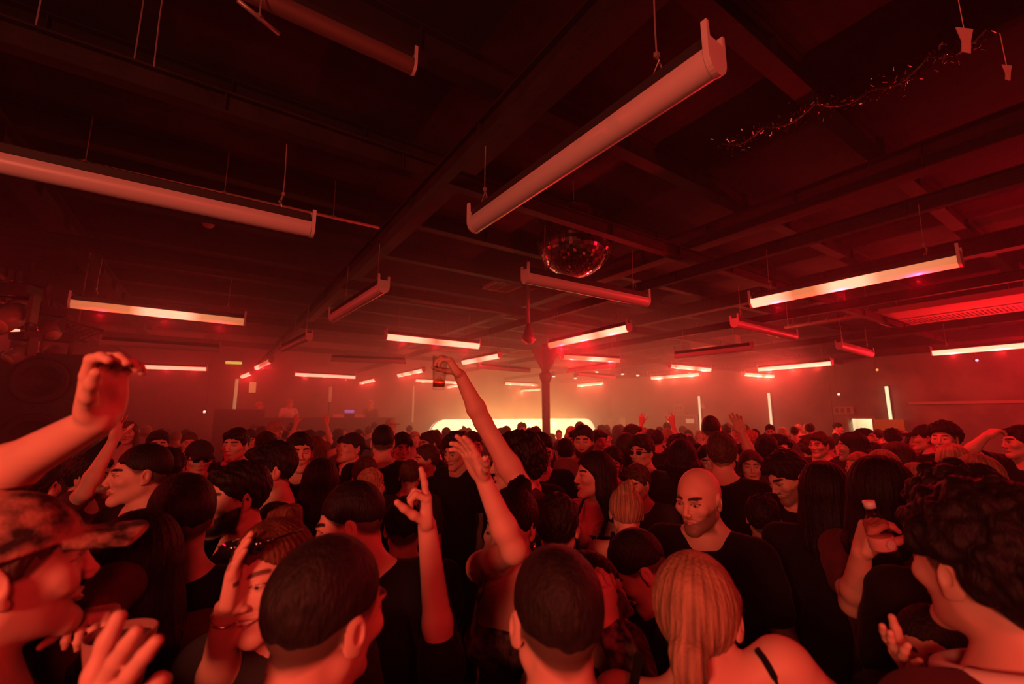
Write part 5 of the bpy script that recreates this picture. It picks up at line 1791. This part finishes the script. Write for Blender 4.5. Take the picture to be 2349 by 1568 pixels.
for it in range(320):
    push = [0.0] * len(plist)
    side = [0.0] * len(plist)
    pos = [trunk(k_, uu_[i], dd[i]) for i, (_, k_) in enumerate(plist)]
    for i in range(len(plist)):
        for j in range(i + 1, len(plist)):
            dx, dy = pos[j][0] - pos[i][0], pos[j][1] - pos[i][1]
            dist = math.hypot(dx, dy)
            if dist > .62:
                continue
            phi = math.atan2(dy, dx)
            need = reach(plist[i][1], phi) + reach(plist[j][1], phi)
            if dist < need:
                g_ = (need - dist) * .35
                sg = 1 if dd[j] >= dd[i] else -1
                push[j] += sg * g_; push[i] -= sg * g_
                sx_ = 1 if dx >= 0 else -1
                side[j] += sx_ * g_; side[i] -= sx_ * g_
    for i, (key, k_) in enumerate(plist):
        if key in FIXED:
            continue
        lim = .2 if k_['lod'] == 'hero' else .5
        ul = 7 if k_['lod'] == 'hero' else 16
        n_ = min(max(dd[i] + max(-.06, min(.06, push[i])), d0[i] * (1 - lim)), d0[i] * (1 + lim))
        z_ = at_d(k_['at'][0], k_['at'][1], n_).z - k_.get('base', 0)
        if 1.47 < z_ < 1.98 or abs(n_ - d0[i]) < abs(dd[i] - d0[i]):
            dd[i] = n_
        uu_[i] = min(max(uu_[i] + max(-2, min(2, side[i] * 60)), u0[i] - ul), u0[i] + ul)
for i, (key, k_) in enumerate(plist):
    k_['at'] = (uu_[i], k_['at'][1], dd[i])
for i, (key, k_) in enumerate(plist):
    dl_ = dd[i] - d0[i]
    for arm_ in ('L', 'R'):
        if isinstance(k_.get(arm_), dict):
            for q_ in ('elbow', 'wrist', 'tip', 'shoulder'):
                if q_ in k_[arm_]:
                    a_ = k_[arm_][q_]
                    k_[arm_][q_] = (a_[0], a_[1], a_[2] + dl_)
    make_person(k_, i * 1.37 % 9 + 1)
    if 'capm' in k_:
        cap_part(k_, k_['capm'][0], reverse=k_['capm'][1])

# ------------------------------------------------------------------ far rows: a few people copied with their parts
def copy_tree(o, parent=None):
    c_ = o.copy()
    C.objects.link(c_)
    if parent is not None:
        c_.parent = parent
    for ch in list(o.children):
        copy_tree(ch, c_)
    return c_


protos = []
pr_specs = [('short', 'dark', 'black', 0), ('short', 'brown', 'charcoal', 0), ('crop', 'black', 'black', 0), ('flop', 'dark', 'maroon', 0), ('curly', 'black', 'black', 0),
            ('long', 'brown', 'maroon', 1), ('bob', 'fair', 'cream', 1), ('long', 'dark', 'black', 1), ('fade', 'dark', 'grey', 0), ('bun', 'brown', 'black', 1), ('recede', 'fair', 'charcoal', 0)]
ZONES = [
    (250, 470, 'blurred dancer beneath the booth counter', 'dancers beneath the booth counter'),
    (560, 960, 'blurred dancer between booth and screen', 'dancers between booth and screen'),
    (985, 1366, 'silhouetted dancer against the glowing screen', 'silhouettes against the glowing screen'),
    (1367, 1590, 'hazy dancer before the double door', 'dancers before the double door'),
    (1591, 1930, 'hazy dancer along the lit strips', 'dancers along the lit strips'),
    (2005, 2140, 'hazy dancer past the bright doorway', 'dancers past the bright doorway'),
]
rng = random.Random(11)
jobs = []
far = [(1024, 979, 8.0, 180), (1057, 984, 9.0, 0), (1162, 976, 8.2, 150), (1149, 980, 8.8, 180), (1198, 974, 8.0, 20), (1214, 982, 9.4, 180), (1310, 976, 7.6, 180), (1330, 966, 8.3, 170),
       (1282, 985, 10.0, 0), (1393, 983, 8.0, 10), (1410, 980, 10.5, 160), (1665, 972, 8.8, 180), (1690, 975, 8.2, -30), (1765, 972, 8.6, 0), (1856, 970, 9.5, 180), (2045, 984, 6.4, 180), (2094, 996, 5.2, 20),
       (1530, 980, 8.2, 180), (1578, 984, 9.2, 0), (1366, 984, 9.5, 180), (1238, 986, 11, 0), (1104, 986, 9.6, 170), (1075, 980, 10.5, 180), (1002, 984, 9.2, 10)]
for z0, z1, lab, grp in ZONES:
    n_ = int((z1 - z0) / (17 if z0 != 985 else 30))
    for i in range(n_):
        u = z0 + (i + rng.uniform(.15, .85)) * (z1 - z0) / n_
        d = rng.choice((5.6, 6.6, 7.7, 8.8, 10.0, 11.4)) + rng.uniform(-.3, .3)
        lim = 17.0 / (.829 - .559 * (u - 1174.5) / FPX) - 2.6
        d = min(d, lim)
        h = rng.uniform(1.58, 1.78) if z0 != 985 else rng.uniform(1.54, 1.68)
        far.append((u, 950 + (CAM_Z - h) * FPX / d, d, rng.choice((180, 175, 160, -160, 20, -40, 0, 80, -90))))
placed = [(k_['root'].location.x, k_['root'].location.y) for k_ in PEOPLE.values()]
for u, v, d, yaw in far:
    p = at_d(u, v, d)
    ok = all((p.x - a) ** 2 + (p.y - b) ** 2 > .5 ** 2 for a, b in placed)
    tries = 0
    while not ok and tries < 8:
        d += .45
        h_ = p.z
        v = 950 + (CAM_Z - h_) * FPX / d
        p = at_d(u, v, d)
        ok = all((p.x - a) ** 2 + (p.y - b) ** 2 > .5 ** 2 for a, b in placed)
        tries += 1
    if ok:
        placed.append((p.x, p.y))
        jobs.append((u, v, d, yaw))
HAIRW = {'short': 'short %s hair', 'crop': 'cropped %s hair', 'flop': '%s curtain hair', 'curly': '%s curls', 'long': 'long %s hair', 'bob': '%s bob', 'fade': 'faded %s hair', 'bun': '%s hair in a bun', 'recede': 'thin %s hair'}


def crowd_label(base, hair, hc, yaw):
    a = abs((yaw + 180) % 360 - 180)
    face = 'seen from behind' if a > 135 else ('facing the camera' if a < 50 else 'in profile')
    return '%s, %s, %s' % (base, HAIRW[hair] % hc, face)


used_ = set()
for i, (u, v, d, yaw) in enumerate(jobs):
    lab, grp = None, None
    for z0, z1, l_, g_ in ZONES:
        if z0 - 15 <= u <= z1 + 15:
            lab, grp = l_, g_
            break
    pi = i % len(pr_specs)
    if i >= len(pr_specs):                        # pick a look not yet used in this part of the crowd
        for off_ in range(len(pr_specs)):
            if crowd_label(lab, pr_specs[(pi + off_) % len(pr_specs)][0], pr_specs[(pi + off_) % len(pr_specs)][1], yaw) not in used_:
                pi = (pi + off_) % len(pr_specs)
                break
    lab = crowd_label(lab, pr_specs[pi][0], pr_specs[pi][1], yaw)
    used_.add(lab)
    if i < len(pr_specs):
        hair, hc, cl, fem = pr_specs[pi]
        sp = dict(label=lab, at=(u, v, d), yaw=yaw, hair=hair, hc=hc, cloth=cl, lod='far', fem=bool(fem), group=grp, pitch=rng.uniform(-4, 12))
        make_person(sp, i * 1.3)
        protos.append(sp)
        continue
    sp = protos[pi]
    c_ = copy_tree(sp['root'])
    view = math.degrees(math.atan((u - 1174.5) / FPX))
    tip = at_d(u, v, d)
    H = tip.z / 1.76
    rz = R(yaw - view)
    cw = Matrix.Rotation(rz, 3, 'Z') @ Vector(sp['center']) * H
    c_.location = (tip.x - cw.x, tip.y - cw.y, 0)
    c_.rotation_euler = (0, 0, rz)
    c_.scale = (H, H, H)
    tag(c_, lab, 'person', grp)
print('FAR', len(jobs), 'PEOPLE', len(PEOPLE))


# ------------------------------------------------------------------ things people hold and wear
def glassmat(name, col, rough=.03, ior=1.45, alpha=None):
    if name in MATS:
        return MATS[name]
    m = bpy.data.materials.new(name)
    m.use_nodes = True
    nt = m.node_tree
    nt.nodes.remove(nt.nodes['Principled BSDF'])
    tr = nt.nodes.new('ShaderNodeBsdfTransparent')
    tr.inputs['Color'].default_value = (*col, 1)
    gl = nt.nodes.new('ShaderNodeBsdfGlossy')
    gl.inputs['Roughness'].default_value = rough
    fr = nt.nodes.new('ShaderNodeLayerWeight')
    fr.inputs['Blend'].default_value = .12 * ior
    mx = nt.nodes.new('ShaderNodeMixShader')
    ml = nt.nodes.new('ShaderNodeMath')
    ml.operation = 'MULTIPLY'
    ml.inputs[1].default_value = .45
    nt.links.new(fr.outputs['Facing'], ml.inputs[0])
    nt.links.new(ml.outputs[0], mx.inputs[0])
    nt.links.new(tr.outputs[0], mx.inputs[1])
    nt.links.new(gl.outputs[0], mx.inputs[2])
    nt.links.new(mx.outputs[0], nt.nodes['Material Output'].inputs['Surface'])
    MATS[name] = m
    return m


# pint glass held overhead
gc = at_d(1008, 855, 1.98)
q = empty('pint_glass', gc, 0, 'pint glass a quarter full of drink held high in a raised hand', 'glass')
q.rotation_euler = (0, R(1.5), 0)
hh = 77 / 1010 * 1.98 / 2
bm = bmesh.new()
lathe(bm, [(.001, -hh), (.026, -hh), (.0275, -hh + .004), (.0345, hh), (.0325, hh), (.0255, -hh + .012), (.001, -hh + .012)], 28)
link_bm('glass_wall', bm, glassmat('clear_glass', (.97, .94, .92), .03, 1.5), q, True)
bm = bmesh.new()
lathe(bm, [(.001, -hh + .0125), (.0252, -hh + .0125), (.0268, -hh + .040), (.02, -hh + .043), (.001, -hh + .0415)], 28)
link_bm('drink', bm, glassmat('drink_liquid', (.55, .28, .2), .05, 1.33), q, True)
bm = bmesh.new()
for x, y, z, a in ((.008, .0, .046, .4), (-.009, .006, .042, 1.1), (.002, -.01, .05, 2.0)):
    vs_ = box(bm, (x, y, -hh + z), (.015, .015, .013), Euler((a, a * .7, a * 1.3)).to_matrix())
bmesh.ops.bevel(bm, geom=bm.edges[:], offset=.002, segments=2, affect='EDGES')
tag(link_bm('ice', bm, glassmat('ice', (.95, .85, .8), .15, 1.31), q, True), kind='stuff')

# plastic bottle
b0, b1 = at_d(1996, 1162, 1.30), at_d(2034, 1278, 1.30)
ax = (b0 - b1).normalized()
Lb_ = (b0 - b1).length
q = empty('water_bottle', b1, 0, 'small clear plastic water bottle tilted in the hand of the wavy-haired woman', 'bottle')
q.rotation_mode = 'QUATERNION'
q.rotation_quaternion = Vector((0, 0, 1)).rotation_difference(ax)
pr = [(.001, .004), (.02, .0), (.029, .006)]
for i in range(9):
    z = .015 + i * (Lb_ * .62 - .015) / 9
    pr += [(.030, z), (.0275, z + .004)]
pr += [(.030, Lb_ * .66), (.026, Lb_ * .74), (.015, Lb_ * .86), (.0125, Lb_ * .92), (.0125, Lb_)]
bm = bmesh.new(); lathe(bm, pr, 24); link_bm('bottle_body', bm, glassmat('bottle_plastic', (.8, .7, .68), .12, 1.6), q, True)
bm = bmesh.new(); lathe(bm, [(.0305, Lb_ * .18), (.031, Lb_ * .19), (.031, Lb_ * .42), (.0305, Lb_ * .43)], 24); link_bm('bottle_label', bm, mat('label_paper', (.6, .3, .26), .5), q, True)
bm = bmesh.new()
lathe(bm, [(.008, -.0005), (.012, -.0005), (.012, .001), (.008, .001)], 16)
bmesh.ops.rotate(bm, verts=bm.verts, matrix=Matrix.Rotation(R(90), 3, 'X'), cent=(0, 0, 0))
bmesh.ops.translate(bm, verts=bm.verts, vec=(0, -.0322, Lb_ * .31)); link_bm('label_ring', bm, PALE, q)
bm = bmesh.new(); lathe(bm, [(.001, Lb_ + .016), (.0145, Lb_ + .016), (.0145, Lb_ - .002), (.013, Lb_ - .002)], 20); link_bm('screw_cap', bm, PALE, q, True)


def attach(name, spec, verts_fn, m, smooth=True):
    bm = bmesh.new()
    verts_fn(bm, lambda p: Vector(spec['T'](p)))
    return link_bm(name, bm, m, spec['root'], smooth)


shadem = mat('sunglass_lens', (.01, .008, .008), .08, spec=.8)


def shades(bm, T, dz=0.0, dy=0.0, up=0.0):
    for s in (-1, 1):
        pts = [T((s * .031 + .023 * math.cos(a), -.098 + dy + .3 * abs(.023 * math.cos(a)) * 0, dz + .017 * math.sin(a) + up)) for a in np.linspace(0, 2 * math.pi, 17)[:-1]]
        pb = [T((s * .031 + .023 * math.cos(a), -.092 + dy, dz + .017 * math.sin(a) + up)) for a in np.linspace(0, 2 * math.pi, 17)[:-1]]
        va = [bm.verts.new(p) for p in pts]; vb = [bm.verts.new(p) for p in pb]
        bm.faces.new(va); bm.faces.new(vb[::-1])
        for i in range(16): bm.faces.new((va[i], vb[i], vb[(i + 1) % 16], va[(i + 1) % 16]))
        tube(bm, [T((s * .054, -.095 + dy, dz + .005 + up)), T((s * .078, -.07 + dy, dz + .005 + up)), T((s * .084, .005 + dy * .5, dz + .002 + up))], .0022, 6)
    tube(bm, [T((-.01, -.096 + dy, dz + .004 + up)), T((.01, -.096 + dy, dz + .004 + up))], .002, 6)


for key in ('shades', 'capshades'):
    attach('sunglasses', PEOPLE[key], lambda bm, T: shades(bm, T), shadem)
attach('sunglasses', PEOPLE['laughing'], lambda bm, T: shades(bm, T, .085, .012), shadem)
attach('glasses', PEOPLE['curlyl'], lambda bm, T: shades(bm, T), shadem)


# earring, necklace, sequins, bracelets, neckband
def ring(bm, c, ax_, r, t, n=28):
    ax_ = Vector(ax_).normalized()
    u_ = ax_.orthogonal().normalized(); v_ = ax_.cross(u_)
    pts = [Vector(c) + (u_ * math.cos(a) + v_ * math.sin(a)) * r for a in np.linspace(0, 2 * math.pi, n)]
    tube(bm, pts, t, 6, caps=False)


gold = mat('jewellery', (.8, .55, .4), .2, metal=1.0)
attach('earring', PEOPLE['dancer'], lambda bm, T: (tube(bm, [T((.085, .005, -.045)), T((.088, .005, -.075))], [.003, .0055], 8)), gold)
k = PEOPLE['chain']
bm = bmesh.new()
ctr = Vector((0, .03, 1.475))
pts = []
for a in np.linspace(0, 2 * math.pi, 40):
    pts.append(ctr + Vector((math.cos(a) * .073, math.sin(a) * .068, -.012 - .03 * math.sin(a) * (-1) * 0 - .02 * math.sin(a + math.pi) * 0)))
tube(bm, pts, .0022, 5, caps=False)
link_bm('necklace', bm, gold, k['root'], True)
k = PEOPLE['sequin']
bm = bmesh.new()
rng = random.Random(4)
for s in (-1, 1):
    for i in range(44):
        t = i / 43
        p = Vector((s * (.085 - .055 * t), -.1 - .045 * math.sin(t * 2.2), 1.43 - .2 * t))
        p += Vector((rng.uniform(-.008, .008), rng.uniform(-.004, .0), rng.uniform(-.004, .004)))
        bmesh.ops.create_icosphere(bm, subdivisions=1, radius=.0035, matrix=Matrix.Translation(p))
tag(link_bm('sequin_trim', bm, mat('sequin_foil', (.9, .7, .5), .15, metal=1.0), k['root'], True), kind='stuff')
k = PEOPLE['curly']
bm = bmesh.new()
ln = Vector(k.get('lean', (0, 0, 0)))
pts = [ln + Vector((math.cos(a) * .112, .03 + math.sin(a) * .1, 1.488 + .03 * math.sin(a))) for a in np.linspace(0, 2 * math.pi, 40)]
tube(bm, pts, .016, 10, caps=False)
link_bm('neckband', bm, mat('neckband_cloth', (.75, .62, .55), .8), k['root'], True)
for key, side_, col in (('whispered', 'L', 'bracelet'), ('laughing', 'R', 'bracelet'), ('peeking', 'R', 'bracelet')):
    k = PEOPLE[key]
    el = np.array(k['inv'] @ at_d(*k[side_]['elbow'])); wr = np.array(k['inv'] @ at_d(*k[side_]['wrist']))
    bm = bmesh.new()
    d_ = Vector(wr - el).normalized()
    for off in ((.02,) if key != 'peeking' else (.02, .028, .036)):
        ring(bm, Vector(wr) - d_ * off, d_, .0285, .0028)
    link_bm('bracelet', bm, gold if key != 'whispered' else shadem, k['root'], True)
# plastic cup and phone held low among the nearest people
c_ = at_d(272, 1500, .80)
q = empty('plastic_cup', c_, 0, 'wide reddish plastic cup held low in front of the laughing capped man', 'cup')
bm = bmesh.new(); lathe(bm, [(.001, -.05), (.036, -.05), (.049, .035), (.046, .035), (.034, -.045), (.001, -.045)], 28); link_bm('cup_wall', bm, mat('cup_plastic', (.3, .14, .12), .4), q, True)
bm = bmesh.new(); lathe(bm, [(.001, .022), (.044, .022), (.044, .018), (.001, .018)], 24); link_bm('drink', bm, mat('cola', (.04, .015, .01), .1), q)
ph = at_d(238, 1026, 2.55)
q = empty('phone', ph, 0, 'dark phone held up at an angle under the raised bare forearm', 'phone')
q.rotation_euler = (R(8), R(-42), R(15))
bm = bmesh.new(); box(bm, (0, 0, 0), (.15, .009, .075)); bmesh.ops.bevel(bm, geom=bm.edges[:], offset=.004, segments=2, affect='EDGES'); link_bm('body_shell', bm, mat('phone_body', (.015, .012, .012), .25), q)
bm = bmesh.new(); box(bm, (0, -.005, 0), (.138, .002, .066)); link_bm('screen_glass', bm, mat('phone_glass', (.02, .015, .015), .08), q)


def strap_on(key, pix_, r_, m):
    """a thin strap lying on the skin of a person"""
    k = PEOPLE[key]
    body = [c_ for c_ in k['root'].children if c_.name.startswith('body')][0]
    inv = k['inv']
    pts = []
    o_ = inv @ Vector((0, 0, CAM_Z))
    for u, v in pix_:
        dr = (inv @ at_d(u, v, 5.0) - o_).normalized()
        hit, loc_, nrm, _ = body.ray_cast(o_, dr)
        if hit:
            pts.append(loc_ + nrm * r_ * .3)
    if len(pts) > 1:
        bm = bmesh.new()
        tube(bm, pts, r_, 8)
        link_bm('shoulder_strap', bm, m, k['root'], True)


bpy.context.view_layer.update()
strap_on('pony', [(1738, 1492), (1752, 1510), (1764, 1530), (1776, 1552), (1787, 1580), (1796, 1610)], .0065, CL['black'])
strap_on('updo', [(1488, 1196), (1496, 1212), (1502, 1230), (1507, 1250)], .006, CL['black'])
